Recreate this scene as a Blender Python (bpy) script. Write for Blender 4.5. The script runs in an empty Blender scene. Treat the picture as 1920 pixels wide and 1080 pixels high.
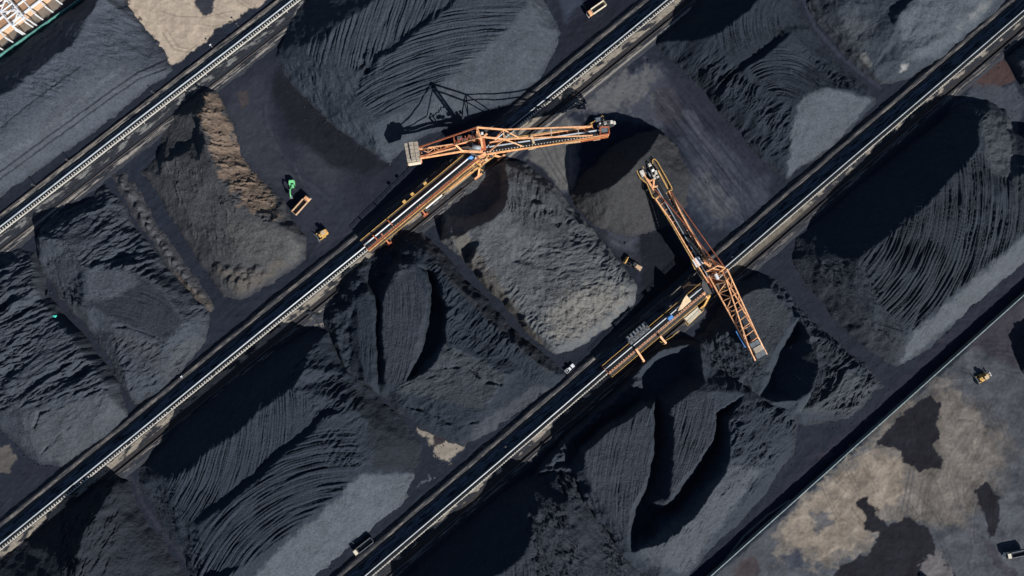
import bpy, math, random
import numpy as np
from mathutils import Vector, Matrix
from mathutils.geometry import delaunay_2d_cdt

S = bpy.context.scene
COL = S.collection
rad = math.radians

# ------------------------------------------------------------------ camera
CAM_H, FPX = 320.0, 1280.0
TILT, TRACK_ANGLE = rad(4.0), rad(40.0)
_t = np.array([math.cos(rad(39.6)), math.sin(rad(39.6)), 0])
_d = math.sin(TILT) * _t + np.array([0, 0, -math.cos(TILT)])
_r = np.cross(_d, [0, 1, 0]); _r /= np.linalg.norm(_r)
_u = np.cross(_r, _d)
cam = bpy.data.cameras.new('camera')
cam.sensor_width = 36.0
cam.lens = 36.0 * FPX / 1920.0
cam.clip_start, cam.clip_end = 1.0, 20000.0
camo = bpy.data.objects.new('camera', cam)
camo.matrix_world = Matrix(((_r[0], _u[0], -_d[0], 0), (_r[1], _u[1], -_d[1], 0), (_r[2], _u[2], -_d[2], CAM_H), (0, 0, 0, 1)))
COL.objects.link(camo)
S.camera = camo


def W(px, py, z=0.0):
    """Point at height z seen at photo pixel (px, py)."""
    v = (px - 960) * _r - (py - 540) * _u + FPX * _d
    k = (z - CAM_H) / v[2]
    return Vector((v[0] * k, v[1] * k, z))


def proj(X, Y, Z):
    """World arrays to the survey grid (photo pixels)."""
    dz = Z - CAM_H
    a = X * _r[0] + Y * _r[1] + dz * _r[2]
    b = X * _u[0] + Y * _u[1] + dz * _u[2]
    c = X * _d[0] + Y * _d[1] + dz * _d[2]
    return 960 + FPX * a / c, 540 - FPX * b / c


# ------------------------------------------------------------------ light
SUN_EL = rad(30.0)
SUN_DIR = Vector((0.63 * math.cos(SUN_EL), -0.777 * math.cos(SUN_EL), math.sin(SUN_EL))).normalized()
wd = bpy.data.worlds.new('World'); S.world = wd
wd.use_nodes = True
nt = wd.node_tree
sky = nt.nodes.new('ShaderNodeTexSky')
sky.sky_type = 'NISHITA'; sky.sun_disc = False
sky.sun_elevation = SUN_EL
sky.sun_rotation = math.atan2(SUN_DIR.x, SUN_DIR.y)
sky.air_density, sky.dust_density, sky.ozone_density = 1.0, 0.3, 3.0
nt.links.new(sky.outputs[0], nt.nodes['Background'].inputs[0])
nt.nodes['Background'].inputs[1].default_value = 0.05
sl = bpy.data.lights.new('sun', 'SUN')
sl.energy, sl.angle, sl.color = 5.0, rad(0.5), (1.0, 0.97, 0.925)
so = bpy.data.objects.new('sun', sl)
so.rotation_euler = SUN_DIR.to_track_quat('Z', 'Y').to_euler()
so.location = (100, -100, 200)
COL.objects.link(so)
S.view_settings.view_transform = 'Standard'
S.view_settings.look = 'None'
S.view_settings.gamma = 1.0
S.view_settings.exposure = 0.22

# ------------------------------------------------------------------ noise
F = np.float32


def _hash(ix, iy, seed):
    h = (ix.astype(np.uint32) * np.uint32(374761393) + iy.astype(np.uint32) * np.uint32(668265263)
         + np.uint32((seed * 974634777 + 12345) & 0xffffffff))
    h = (h ^ (h >> np.uint32(13))) * np.uint32(1274126177)
    h = (h ^ (h >> np.uint32(16))) * np.uint32(2246822519)
    return h ^ (h >> np.uint32(15))


def noise(x, y, seed=0):
    x = np.asarray(x, F); y = np.asarray(y, F)
    x0 = np.floor(x); y0 = np.floor(y)
    fx = x - x0; fy = y - y0
    ix = x0.astype(np.int64); iy = y0.astype(np.int64)
    ux = fx * fx * fx * (fx * (fx * 6 - 15) + 10); uy = fy * fy * fy * (fy * (fy * 6 - 15) + 10)

    def g(dx, dy):
        a = _hash(ix + dx, iy + dy, seed).astype(F) * F(6.2831853 / 4294967296.0)
        return np.cos(a) * (fx - dx) + np.sin(a) * (fy - dy)
    n0 = g(0, 0) * (1 - ux) + g(1, 0) * ux
    n1 = g(0, 1) * (1 - ux) + g(1, 1) * ux
    return (n0 * (1 - uy) + n1 * uy) * F(1.45)


def fbm(x, y, seed=0, o=4, g=0.5):
    s = 0; a = 1.0; t = 0
    for i in range(o):
        s = s + a * noise(x * 2 ** i, y * 2 ** i, seed + 17 * i); t += a; a *= g
    return s / t


def ridged(x, y, seed=0, o=3, g=0.5):
    s = 0; a = 1.0; t = 0
    for i in range(o):
        n = 1 - np.abs(noise(x * 2.1 ** i, y * 2.1 ** i, seed + 31 * i)) * 1.8
        s = s + a * n; t += a; a *= g
    return s / t


def sstep(a, b, x):
    t = np.clip((x - a) / (b - a), 0, 1)
    return t * t * (3 - 2 * t)


def sdf(poly, x, y):
    """Signed distance to a polygon, negative inside."""
    d = np.full(x.shape, 1e9, F); ins = np.zeros(x.shape, bool)
    n = len(poly)
    for i in range(n):
        ax, ay = poly[i][:2]; bx, by = poly[(i + 1) % n][:2]
        ex, ey = bx - ax, by - ay
        l2 = ex * ex + ey * ey + 1e-9
        wx, wy = x - ax, y - ay
        t = np.clip((wx * ex + wy * ey) / l2, 0, 1)
        d = np.minimum(d, (wx - t * ex) ** 2 + (wy - t * ey) ** 2)
        c = ((ay > y) != (by > y))
        if ey != 0:
            ins ^= c & (x < ex * (y - ay) / ey + ax)
    d = np.sqrt(d)
    return np.where(ins, -d, d)


def polymask(poly, x, y, soft, warp=0.0, seed=3, wl=25.0):
    """Soft 0..1 mask of a polygon given in survey pixels, edge roughened by noise."""
    xs = [p[0] for p in poly]; ys = [p[1] for p in poly]
    m = soft + warp * 2 + 2
    sel = (x > min(xs) - m) & (x < max(xs) + m) & (y > min(ys) - m) & (y < max(ys) + m)
    out = np.zeros(x.shape, F)
    if sel.any():
        X = x[sel]; Y = y[sel]
        d = sdf(poly, X, Y)
        if warp:
            d = d + warp * fbm(X / wl, Y / wl, seed, 5, 0.6) * 1.6
        out[sel] = sstep(soft, -soft, d) if soft > 0 else (d < 0)
    return out


def polydist(line, x, y):
    d = np.full(x.shape, 1e9, F)
    for (ax, ay), (bx, by) in zip(line[:-1], line[1:]):
        ex, ey = bx - ax, by - ay
        t = np.clip(((x - ax) * ex + (y - ay) * ey) / (ex * ex + ey * ey + 1e-9), 0, 1)
        d = np.minimum(d, (x - ax - t * ex) ** 2 + (y - ay - t * ey) ** 2)
    return np.sqrt(d)


# ------------------------------------------------------------------ materials
def mat(name, col=(0.5, 0.5, 0.5), rough=0.7, metal=0.0, spec=0.3, vary=0.15, scale=1.5, attr=None, bump=0.0, bscale=3.0, grime=0.0):
    m = bpy.data.materials.new(name); m.use_nodes = True
    n = m.node_tree.nodes; l = m.node_tree.links
    b = n['Principled BSDF']
    b.inputs['Roughness'].default_value = rough
    b.inputs['Metallic'].default_value = metal
    b.inputs['Specular IOR Level'].default_value = spec
    tc = n.new('ShaderNodeNewGeometry')
    nz = n.new('ShaderNodeTexNoise'); nz.inputs['Scale'].default_value = scale; nz.inputs['Detail'].default_value = 6.0
    nz.inputs['Roughness'].default_value = 0.65
    l.new(tc.outputs['Position'], nz.inputs['Vector'])
    mr = n.new('ShaderNodeMapRange')
    mr.inputs[1].default_value, mr.inputs[2].default_value = 0.3, 0.7
    mr.inputs[3].default_value, mr.inputs[4].default_value = 1 - vary, 1 + vary
    l.new(nz.outputs['Fac'], mr.inputs[0])
    mx = n.new('ShaderNodeMix'); mx.data_type = 'RGBA'; mx.blend_type = 'MULTIPLY'; mx.inputs[0].default_value = 1.0
    if attr:
        at = n.new('ShaderNodeVertexColor'); at.layer_name = attr
        l.new(at.outputs['Color'], mx.inputs[6])
    else:
        mx.inputs[6].default_value = (*col, 1)
    l.new(mr.outputs[0], mx.inputs[7])
    out = mx.outputs[2]
    if grime:
        g = n.new('ShaderNodeTexNoise'); g.inputs['Scale'].default_value = 0.9; g.inputs['Detail'].default_value = 8.0
        l.new(tc.outputs['Position'], g.inputs['Vector'])
        gr = n.new('ShaderNodeMapRange'); gr.inputs[1].default_value, gr.inputs[2].default_value = 0.45, 0.7
        gr.inputs[3].default_value, gr.inputs[4].default_value = 0.0, grime
        l.new(g.outputs['Fac'], gr.inputs[0])
        m2 = n.new('ShaderNodeMix'); m2.data_type = 'RGBA'
        l.new(gr.outputs[0], m2.inputs[0]); l.new(out, m2.inputs[6]); m2.inputs[7].default_value = (0.05, 0.04, 0.035, 1)
        out = m2.outputs[2]
    l.new(out, b.inputs['Base Color'])
    if bump:
        nb = n.new('ShaderNodeTexNoise'); nb.inputs['Scale'].default_value = bscale; nb.inputs['Detail'].default_value = 5.0
        l.new(tc.outputs['Position'], nb.inputs['Vector'])
        bp = n.new('ShaderNodeBump'); bp.inputs['Strength'].default_value = 1.0; bp.inputs['Distance'].default_value = bump
        l.new(nb.outputs['Fac'], bp.inputs['Height'])
        l.new(bp.outputs[0], b.inputs['Normal'])
    return m


M = {
    'coal': mat('coal', rough=0.85, spec=0.2, vary=0.28, scale=0.9, attr='tone', bump=0.42, bscale=1.5),
    'ground': mat('yard_ground', rough=0.9, spec=0.15, vary=0.14, scale=0.8, attr='tone', bump=0.06, bscale=1.5),
    'bed': mat('ballast', rough=0.9, spec=0.2, vary=0.3, scale=1.3, attr='tone', bump=0.12, bscale=2.0),
    'belt': mat('belt_rubber', (0.30, 0.335, 0.37), rough=0.4, spec=0.5, vary=0.25, scale=.4),
    'beltcoal': mat('belt_coal', (0.018, 0.02, 0.024), rough=0.8, spec=0.2, vary=0.3, bump=.1),
    'galv': mat('galvanised', (0.72, 0.68, 0.6), rough=0.5, metal=0.0, spec=0.5, vary=0.2, grime=0.3),
    'steel': mat('dark_steel', (0.10, 0.10, 0.105), rough=0.55, spec=0.4, grime=0.4),
    'rail': mat('rail_steel', (0.16, 0.14, 0.13), rough=0.45, metal=0.6),
    'orange': mat('orange_paint', (0.96, 0.50, 0.25), rough=0.5, spec=0.4, vary=0.25, grime=0.42),
    'red': mat('oxide_red_paint', (0.50, 0.15, 0.07), rough=0.6, vary=0.2, grime=0.5),
    'yellow': mat('yellow_paint', (0.78, 0.47, 0.15), rough=0.55, vary=0.2, grime=0.35),
    'tan': mat('tan_sheet', (0.70, 0.52, 0.33), rough=0.7, vary=0.2, grime=0.3),
    'cream': mat('cream_sheet', (0.80, 0.72, 0.56), rough=0.6, vary=0.1, grime=0.15),
    'white': mat('white_paint', (0.82, 0.84, 0.86), rough=0.45, spec=0.4, vary=0.06, grime=0.08),
    'conc': mat('concrete_block', (0.44, 0.38, 0.31), rough=0.85, vary=0.25, grime=0.4),
    'grey': mat('grey_sheet', (0.16, 0.18, 0.20), rough=0.7, vary=0.2, grime=0.3),
    'roof': mat('dark_roof_sheet', (0.045, 0.045, 0.05), rough=0.7, vary=0.3),
    'grating': mat('walkway_grating', (0.10, 0.085, 0.07), rough=0.8, vary=0.3, grime=0.5),
    'blue': mat('blue_cover', (0.10, 0.30, 0.70), rough=0.5),
    'green': mat('green_paint', (0.22, 0.70, 0.30), rough=0.5, vary=0.1, grime=0.15),
    'teal': mat('teal_mesh', (0.10, 0.30, 0.26), rough=0.7, vary=0.4, grime=0.5),
    'glass': mat('dark_glass', (0.02, 0.025, 0.03), rough=0.08, spec=0.6, vary=0.0),
    'tyre': mat('tyre_rubber', (0.025, 0.025, 0.025), rough=0.85),
    'brown': mat('brown_roof_sheet', (0.42, 0.25, 0.15), rough=0.7, vary=0.15, grime=0.2),
    'beige': mat('beige_paint', (0.60, 0.40, 0.26), rough=0.6, vary=0.12, grime=0.2),
    'rim': mat('pale_rim', (0.30, 0.38, 0.38), rough=0.7, vary=0.3, grime=0.4),
    'wall': mat('wall_concrete', (0.22, 0.23, 0.23), rough=0.85, vary=0.2, grime=0.3),
}


def tag(o, label=None, cat=None, group=None, kind=None):
    if label: o['label'] = label
    if cat: o['category'] = cat
    if group: o['group'] = group
    if kind: o['kind'] = kind
    return o


def empty(name, loc, rz=0.0, label=None, cat=None, group=None):
    o = bpy.data.objects.new(name, None)
    o.location = loc; o.rotation_euler = (0, 0, rz); o.empty_display_size = 0.5
    COL.objects.link(o)
    return tag(o, label, cat, group)


def grid_mesh(name, X, Y, Z, keep, colr, material):
    """One sheet from a regular grid; keep says which quads stay."""
    ny, nx = X.shape
    idx = np.arange(nx * ny).reshape(ny, nx)
    q = np.stack([idx[:-1, :-1], idx[:-1, 1:], idx[1:, 1:], idx[1:, :-1]], -1)[keep]
    used = np.unique(q)
    remap = np.zeros(nx * ny, np.int64); remap[used] = np.arange(len(used))
    q = remap[q].astype(np.int32)
    co = np.stack([X.ravel()[used], Y.ravel()[used], Z.ravel()[used]], -1).astype(F)
    me = bpy.data.meshes.new(name)
    me.vertices.add(len(co)); me.vertices.foreach_set('co', co.ravel())
    me.loops.add(q.size); me.loops.foreach_set('vertex_index', q.ravel())
    me.polygons.add(len(q)); me.polygons.foreach_set('loop_start', np.arange(0, q.size, 4, dtype=np.int32))
    me.update(calc_edges=True)
    me.shade_smooth()
    a = me.color_attributes.new('tone', 'FLOAT_COLOR', 'POINT')
    c4 = np.ones((len(co), 4), F); c4[:, :3] = colr.reshape(-1, 3)[used]
    a.data.foreach_set('color', c4.ravel())
    me.materials.append(material)
    o = bpy.data.objects.new(name, me); COL.objects.link(o)
    return o


# ------------------------------------------------------------------ yard ground
SAND = (0.44, 0.36, 0.28); TAN = (0.165, 0.147, 0.130); DUST = (0.072, 0.078, 0.090); COALD = (0.021, 0.023, 0.030)
PUD = (0.0135, 0.0122, 0.0165)
GROUND_PATCHES = [  # polygon, colour, soft, warp, wavelength, strength
    ([(-80, 140), (-80, 60), (0, 88), (30, 68), (70, 42), (125, 2), (140, -30), (-80, -30)], (0.2000, 0.1750, 0.1500), 2, 8, 22, 1),
    ([(222, -80), (228, 0), (258, 40), (300, 84), (322, 118), (335, 118), (365, 92), (400, 62), (440, 34), (478, 12), (515, -12), (560, -80)], SAND, 1.2, 9, 24, 1),
    ([(363, -20), (404, -20), (400, 14), (388, 32), (374, 22), (366, 10)], (0.0400, 0.0396, 0.0477), 1.5, 5, 14, 1),
    ([(226, -5), (250, 45), (290, 95), (314, 108), (262, 34), (240, -5)], COALD, 1, 9, 16, 0.9),
    # between first and second track
    ([(405, 160), (500, 90), (520, 170), (640, 250), (740, 310), (700, 400), (620, 470), (570, 480), (520, 380), (440, 300)], (0.0224, 0.0238, 0.0307), 12, 8, 30, 1),
    ([(425, 170), (520, 120), (500, 260), (450, 300)], (0.0384, 0.0396, 0.0477), 18, 10, 30, 0.8),
    ([(447, 172), (466, 170), (466, 196), (452, 202)], (0.0680, 0.0528, 0.0477), 3, 4, 10, 0.8),
    ([(575, 330), (640, 350), (680, 420), (600, 470), (560, 430)], (0.0288, 0.0308, 0.0392), 20, 10, 30, 1),
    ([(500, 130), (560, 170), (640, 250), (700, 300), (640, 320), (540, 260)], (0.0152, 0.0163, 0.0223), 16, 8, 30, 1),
    ([(1040, 0), (1100, -40), (1200, -20), (1150, 60), (1060, 130)], (0.0168, 0.0176, 0.0244), 14, 8, 30, 1),
    ([(1060, 40), (1092, 6), (1080, -30), (1040, -30)], (0.0400, 0.0466, 0.0636), 8, 6, 16, 1),
    # between second and third track
    ([(985, 300), (1000, 262), (1060, 215), (1090, 240), (1080, 370), (1050, 360), (1020, 320)], (0.0680, 0.0722, 0.0848), 4, 9, 24, 1),
    ([(1080, 205), (1150, 140), (1240, 120), (1290, 170), (1240, 240), (1120, 215)], (0.0560, 0.0616, 0.0774), 10, 16, 26, 0.9),
    ([(1220, 170), (1270, 150), (1320, 230), (1290, 260), (1235, 225)], (0.0400, 0.0352, 0.0403), 14, 8, 26, 0.8),
    ([(1270, 220), (1360, 250), (1440, 330), (1440, 390), (1380, 420), (1300, 330)], (0.0416, 0.0458, 0.0604), 14, 12, 26, 1),
    ([(1290, 210), (1240, 130), (1300, 150), (1450, 320), (1420, 335)], (0.0240, 0.0255, 0.0339), 8, 8, 24, 0.9),
    ([(1275, 205), (1300, 205), (1380, 345), (1366, 352)], (0.0576, 0.0616, 0.0784), 2, 3, 12, 0.7),
    ([(1245, 340), (1330, 330), (1400, 400), (1380, 440), (1320, 420)], (0.0400, 0.0458, 0.0615), 12, 14, 20, 0.9),
    ([(1100, 430), (1200, 440), (1220, 500), (1150, 490)], (0.0304, 0.0290, 0.0350), 10, 8, 22, 0.8),
    ([(1140, 430), (1200, 445), (1185, 470), (1150, 462)], (0.0680, 0.0748, 0.0933), 8, 8, 14, 0.6),
    ([(780, 800), (800, 790), (850, 820), (872, 836), (840, 868), (815, 850), (806, 830)], (0.2700, 0.2350, 0.1950), 1.5, 9, 16, 1),
    ([(815, 810), (842, 806), (836, 830), (812, 838)], (0.0400, 0.0317, 0.0339), 1.5, 4, 12, 1),
    ([(-10, 838), (18, 836), (30, 856), (20, 885), (-10, 890)], (0.2700, 0.2350, 0.2000), 1.5, 7, 14, 1),
    ([(590, 610), (612, 585), (628, 592), (616, 612)], (0.2000, 0.1850, 0.1700), 1.5, 6, 12, 1),
    ([(-10, 790), (40, 860), (150, 880), (60, 950), (-10, 990)], (0.0240, 0.0255, 0.0339), 10, 8, 24, 0.7),
    ([(236, 10), (250, 34), (262, 44), (258, 22), (246, 8)], SAND, .8, 6, 9, 1), ([(262, 38), (276, 64), (284, 66), (272, 42)], SAND, .8, 6, 9, 1), ([(284, 68), (294, 92), (298, 88), (290, 70)], SAND, .8, 4, 8, 1),
    ([(560, 250), (620, 270), (660, 330), (620, 360), (560, 330)], (0.046, 0.046, 0.052), 22, 16, 20, .7),
    ([(430, 200), (500, 220), (560, 340), (520, 360), (450, 290)], (0.040, 0.042, 0.049), 16, 10, 30, .8),
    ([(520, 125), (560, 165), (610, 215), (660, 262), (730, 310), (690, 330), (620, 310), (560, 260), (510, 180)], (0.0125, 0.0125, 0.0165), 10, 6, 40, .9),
    ([(990, 300), (1004, 262), (1058, 222), (1080, 240), (1074, 360), (1050, 352), (1020, 318)], (0.135, 0.132, 0.128), 5, 12, 16, .75),
    ([(1090, 200), (1150, 146), (1225, 130), (1215, 180), (1130, 215)], (0.125, 0.125, 0.130), 14, 30, 14, .8),
    ([(1270, 330), (1330, 320), (1390, 395), (1350, 420)], (0.085, 0.090, 0.100), 12, 22, 12, .6),
    ([(1196, 440), (1240, 430), (1330, 545), (1290, 575), (1200, 655), (1150, 690), (1180, 620), (1200, 560), (1205, 500)], (0.0105, 0.0115, 0.0150), 7, 10, 20, .92),  # blackened ground, stands in for the wide shadow beside the left-reaching stacker
    # lower right
    ([(1822, 168), (1840, 120), (1876, 104), (1890, 120), (1904, 152), (1880, 160), (1862, 172)], (0.0680, 0.0405, 0.0360), 1.5, 2, 14, 1),
    ([(1780, 200), (1830, 162), (1900, 160), (1925, 200), (1900, 260), (1850, 250)], (0.0560, 0.0642, 0.0795), 5, 10, 24, 0.9),
    ([(1310, 1110), (1930, 555), (2200, 500), (2200, 1300), (1250, 1300)], DUST, 3, 3, 20, 1),
    ([(1760, 640), (1890, 575), (1930, 560), (2000, 640), (1900, 690), (1820, 650)], (0.0440, 0.0370, 0.0445), 8, 10, 30, 0.9),
    ([(1640, 810), (1740, 730), (1800, 740), (1890, 830), (1870, 900), (1800, 980), (1700, 960)], (0.140, 0.122, 0.106), 34, 30, 30, 0.9),
    ([(1446, 1040), (1462, 990), (1500, 940), (1540, 905), (1600, 850), (1635, 826), (1690, 850), (1712, 880), (1745, 890), (1772, 872), (1768, 800),
      (1766, 760), (1752, 715), (1772, 712), (1795, 752), (1840, 800), (1838, 880), (1800, 960), (1768, 978), (1720, 970), (1660, 985), (1620, 1040), (1560, 1062), (1500, 1052)], TAN, 9, 34, 22, .9),
    ([(1470, 1010), (1490, 960), (1560, 900), (1630, 850), (1690, 860), (1700, 930), (1640, 960), (1630, 1010), (1540, 1045)], (0.2650, 0.2200, 0.1750), 8, 20, 24, 0.8),
    ([(1640, 832), (1700, 768), (1745, 738), (1764, 762), (1756, 790), (1764, 812), (1752, 832), (1764, 860), (1762, 878), (1725, 882), (1700, 868), (1680, 842)], PUD, 1.3, 8, 22, 1),
    ([(1550, 1110), (1575, 1065), (1632, 1035), (1645, 1000), (1622, 985), (1620, 960), (1600, 940), (1625, 935), (1660, 982), (1700, 972), (1740, 990), (1755, 1030), (1790, 1075), (1830, 1130)], PUD, 1.3, 10, 24, 1),
    ([(1826, 920), (1850, 902), (1868, 925), (1876, 945), (1872, 990), (1856, 1010), (1846, 965)], PUD, 1.3, 7, 18, 1),
    ([(1730, 1050), (1760, 1030), (1780, 1060), (1790, 1090), (1740, 1100), (1722, 1075)], (0.1500, 0.1400, 0.1450), 2, 12, 12, 0.8),
    ([(1840, 1000), (1890, 1060), (1920, 1090), (1880, 1080), (1845, 1030)], (0.0400, 0.0352, 0.0424), 3, 9, 18, 0.8),
    ([(1366, 1100), (1380, 1062), (1410, 1042), (1424, 1050), (1420, 1100)], (0.0600, 0.0484, 0.0498), 2, 7, 18, 1),
    ([(1470, 1040), (1500, 1030), (1510, 1060), (1480, 1070)], (0.0480, 0.0528, 0.0689), 3, 9, 14, 1),
    ([(1520, 960), (1555, 960), (1560, 985), (1530, 1000)], (0.0720, 0.0792, 0.0954), 4, 10, 12, 0.8),
    # strip inside the long wall
    ([(1290, 1110), (1340, 1060), (1540, 880), (1660, 770), (1800, 650), (1920, 540), (1920, 500), (1740, 660), (1640, 760), (1530, 850), (1400, 980), (1330, 1050)], (0.0240, 0.0246, 0.0350), 5, 6, 24, 1),
    ([(1402, 990), (1445, 950), (1440, 968), (1400, 1010)], (0.0440, 0.0378, 0.0456), 2, 5, 14, 1),
    ([(1535, 855), (1565, 835), (1560, 850), (1540, 870)], (0.0440, 0.0378, 0.0456), 2, 5, 14, 1),
]
GROUND_LINES = [  # wheel tracks and haul lines: polyline, half width px, colour, strength
    ([(300, 20), (330, 30), (380, 33), (440, 20)], 0.6, (0.1200, 0.1000, 0.0900), 0.5),
    ([(305, 62), (325, 92), (350, 98), (370, 85)], 0.7, (0.1000, 0.0850, 0.0750), 0.6),
    ([(312, 55), (335, 88), (356, 92)], 0.6, (0.1000, 0.0850, 0.0750), 0.5),
    ([(1690, 960), (1706, 882)], 1.6, (0.0720, 0.0704, 0.0795), 0.7), ([(1700, 962), (1714, 880)], 1.6, (0.0720, 0.0704, 0.0795), 0.7),
    ([(1717, 965), (1732, 885)], 1.4, (0.1000, 0.0900, 0.0800), 0.6), ([(1728, 968), (1742, 885)], 1.4, (0.1000, 0.0900, 0.0800), 0.6),
    ([(1772, 950), (1748, 885)], 1.4, (0.1000, 0.0900, 0.0800), 0.6), ([(1736, 968), (1746, 885)], 1.4, (0.1000, 0.0900, 0.0800), 0.6),
    ([(1350, 1062), (1395, 1005), (1440, 965), (1480, 938)], 1.0, (0.2400, 0.2300, 0.2200), 0.8),
    ([(1280, 220), (1330, 285), (1372, 345)], 0.9, (0.0160, 0.0176, 0.0233), 0.8), ([(1262, 222), (1310, 290), (1366, 368)], 0.9, (0.0160, 0.0176, 0.0233), 0.8),
    ([(1300, 205), (1350, 270), (1400, 340)], 0.8, (0.0160, 0.0176, 0.0233), 0.6), ([(1240, 200), (1290, 270), (1340, 340)], 0.8, (0.0160, 0.0176, 0.0233), 0.5),
    ([(1010, 270), (1025, 300), (1050, 340)], 1.0, (0.0360, 0.0387, 0.0466), 0.6), ([(1020, 268), (1035, 300), (1062, 340)], 1.0, (0.0360, 0.0387, 0.0466), 0.6),
    ([(1035, 262), (1047, 300), (1068, 330)], 1.0, (0.0360, 0.0387, 0.0466), 0.5),
    ([(990, 304), (1012, 318), (1080, 400), (1170, 500), (1200, 540)], 6, (0.0160, 0.0176, 0.0244), 0.9),
    ([(232, 893), (255, 905), (268, 945), (300, 992), (345, 1045), (385, 1100)], 5, (0.0320, 0.0317, 0.0392), 0.9),
    ([(1500, -20), (1528, 52), (1580, 110), (1650, 165)], 4, (0.0360, 0.0396, 0.0530), 0.9),
]


def track_v(px, py, z=0.0):
    p = W(px, py, z)
    return p.x * math.sin(TRACK_ANGLE) - p.y * math.cos(TRACK_ANGLE)


def track_u(px, py, z=0.0):
    p = W(px, py, z)
    return p.x * math.cos(TRACK_ANGLE) + p.y * math.sin(TRACK_ANGLE)


def UV(u, v, z=0.0):
    c, s = math.cos(TRACK_ANGLE), math.sin(TRACK_ANGLE)
    return Vector((u * c + v * s, u * s - v * c, z))


def stretch_axis(lo, hi, step, far):
    core = np.arange(lo, hi + step, step)
    out = []; s = step; p = core[-1]
    while p < far:
        s *= 1.45; p += s; out.append(p)
    o2 = []; s = step; p = core[0]
    while p > -far:
        s *= 1.45; p -= s; o2.append(p)
    return np.array(o2[::-1] + list(core) + out)


def build_ground():
    gx = stretch_axis(-275, 285, 0.5, 7000); gy = stretch_axis(-160, 185, 0.5, 7000)
    X, Y = np.meshgrid(gx, gy); X = X.astype(F); Y = Y.astype(F)
    inner = (np.abs(X) < 420) & (np.abs(Y) < 320)
    Z = (0.22 * fbm(X / 14, Y / 14, 5, 4) + 0.05 * fbm(X / 1.8, Y / 1.8, 9, 3)) * inner
    Z += 0.30 * (ridged(X / 7, Y / 7, 14, 4, .55) - .5) * inner
    px, py = proj(X, Y, np.zeros_like(X))
    px = np.clip(px, -3000, 5000).astype(F); py = np.clip(py, -3000, 4000).astype(F)
    c = np.empty(X.shape + (3,), F); c[:] = (0.0185, 0.0220, 0.0305)
    c *= (1 + 0.30 * fbm(X / 20, Y / 20, 11, 5) + 0.18 * fbm(X / 3, Y / 3, 12, 3))[..., None]
    # streaks of haul traffic along the tracks
    ca, sa = math.cos(TRACK_ANGLE), math.sin(TRACK_ANGLE)
    U = X * ca + Y * sa; V = X * sa - Y * ca
    c *= (1 + 0.28 * fbm(U / 30, V / 1.4, 21, 3))[..., None]
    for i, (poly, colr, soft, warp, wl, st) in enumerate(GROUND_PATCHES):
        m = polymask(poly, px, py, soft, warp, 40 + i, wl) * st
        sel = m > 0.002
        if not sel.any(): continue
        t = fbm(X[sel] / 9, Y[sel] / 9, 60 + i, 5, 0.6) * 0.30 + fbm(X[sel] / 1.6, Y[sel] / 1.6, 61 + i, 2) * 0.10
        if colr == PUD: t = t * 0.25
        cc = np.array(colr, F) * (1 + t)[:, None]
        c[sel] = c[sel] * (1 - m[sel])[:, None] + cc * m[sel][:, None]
    rr = random.Random(77); ruts = []
    for (cx, cy, sx, sy, ang, k, dk) in ((590, 300, 90, 90, 55, 16, 1), (1330, 300, 90, 110, 60, 18, 1), (1040, 270, 40, 60, 75, 6, 1), (1720, 880, 170, 150, 70, 26, 0), (1830, 700, 90, 90, 20, 12, 0), (1500, 930, 160, 120, -42, 14, 1), (1100, 60, 60, 60, -38, 6, 1), (430, 50, 60, 40, 15, 7, 0), (60, 930, 80, 40, -40, 5, 1), (1130, 400, 40, 50, 45, 6, 1), (620, 450, 60, 40, -40, 8, 1)):
        for _ in range(k):
            x, y = cx + rr.uniform(-sx, sx), cy + rr.uniform(-sy, sy); a = rad(ang + rr.uniform(-28, 28)); bend = rr.uniform(-.35, .35); L = rr.uniform(30, 110)
            for off in (0, 7):
                pts = []
                for q in range(7):
                    tt = (q / 6 - .5); aa = a + bend * tt
                    pts.append((x + L * tt * math.cos(aa) - off * math.sin(a), y + L * tt * math.sin(aa) + off * math.cos(a)))
                ruts.append((pts, .7, dk, rr.uniform(.12, .34)))
    for pts, hw, dk, st in ruts:
        xs = [p[0] for p in pts]; ys = [p[1] for p in pts]
        sel = (px > min(xs) - 6) & (px < max(xs) + 6) & (py > min(ys) - 6) & (py < max(ys) + 6)
        if sel.any():
            m = sstep(hw + 1.1, hw * .4, polydist(pts, px[sel], py[sel])) * st
            c[sel] *= (1 + m * (rr.choice((-.9, 1.1)) if dk else -1.0))[:, None]; Z[sel] -= m * .12
    for i, (line, hw, colr, st) in enumerate(GROUND_LINES):
        xs = [p[0] for p in line]; ys = [p[1] for p in line]
        sel = (px > min(xs) - 20) & (px < max(xs) + 20) & (py > min(ys) - 20) & (py < max(ys) + 20)
        d = polydist(line, px[sel], py[sel]) + fbm(px[sel] / 9, py[sel] / 9, 90 + i, 3) * hw * 0.6
        m = sstep(hw + 1.2, hw * 0.5, d) * st
        c[sel] = c[sel] * (1 - m)[:, None] + np.array(colr, F) * m[:, None]
    # coal specks on the dusty area in the lower right, drag marks in the tan patch
    sp = sstep(0.42, 0.60, fbm(px / 9, py / 9, 131, 4, 0.6)) * polymask([(1780, 700), (1930, 600), (1960, 1100), (1700, 1000)], px, py, 40)
    c *= (1 - 0.45 * sp)[..., None]
    dm = polymask([(1740, 760), (1900, 740), (1880, 900), (1760, 980)], px, py, 30) * ridged((px * 0.9 + py * 0.42) / 7, (py * 0.9 - px * 0.42) / 90, 133, 2)
    c *= (1 + 0.35 * (dm - 0.5 * (dm > 0)))[..., None]
    # long dozer scrapes across the third strip
    sm = polymask([(1215, 180), (1290, 170), (1460, 350), (1400, 420), (1340, 400), (1240, 260)], px, py, 22)
    al = (px * .62 + py * .785); ac = (px * .785 - py * .62)
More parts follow.
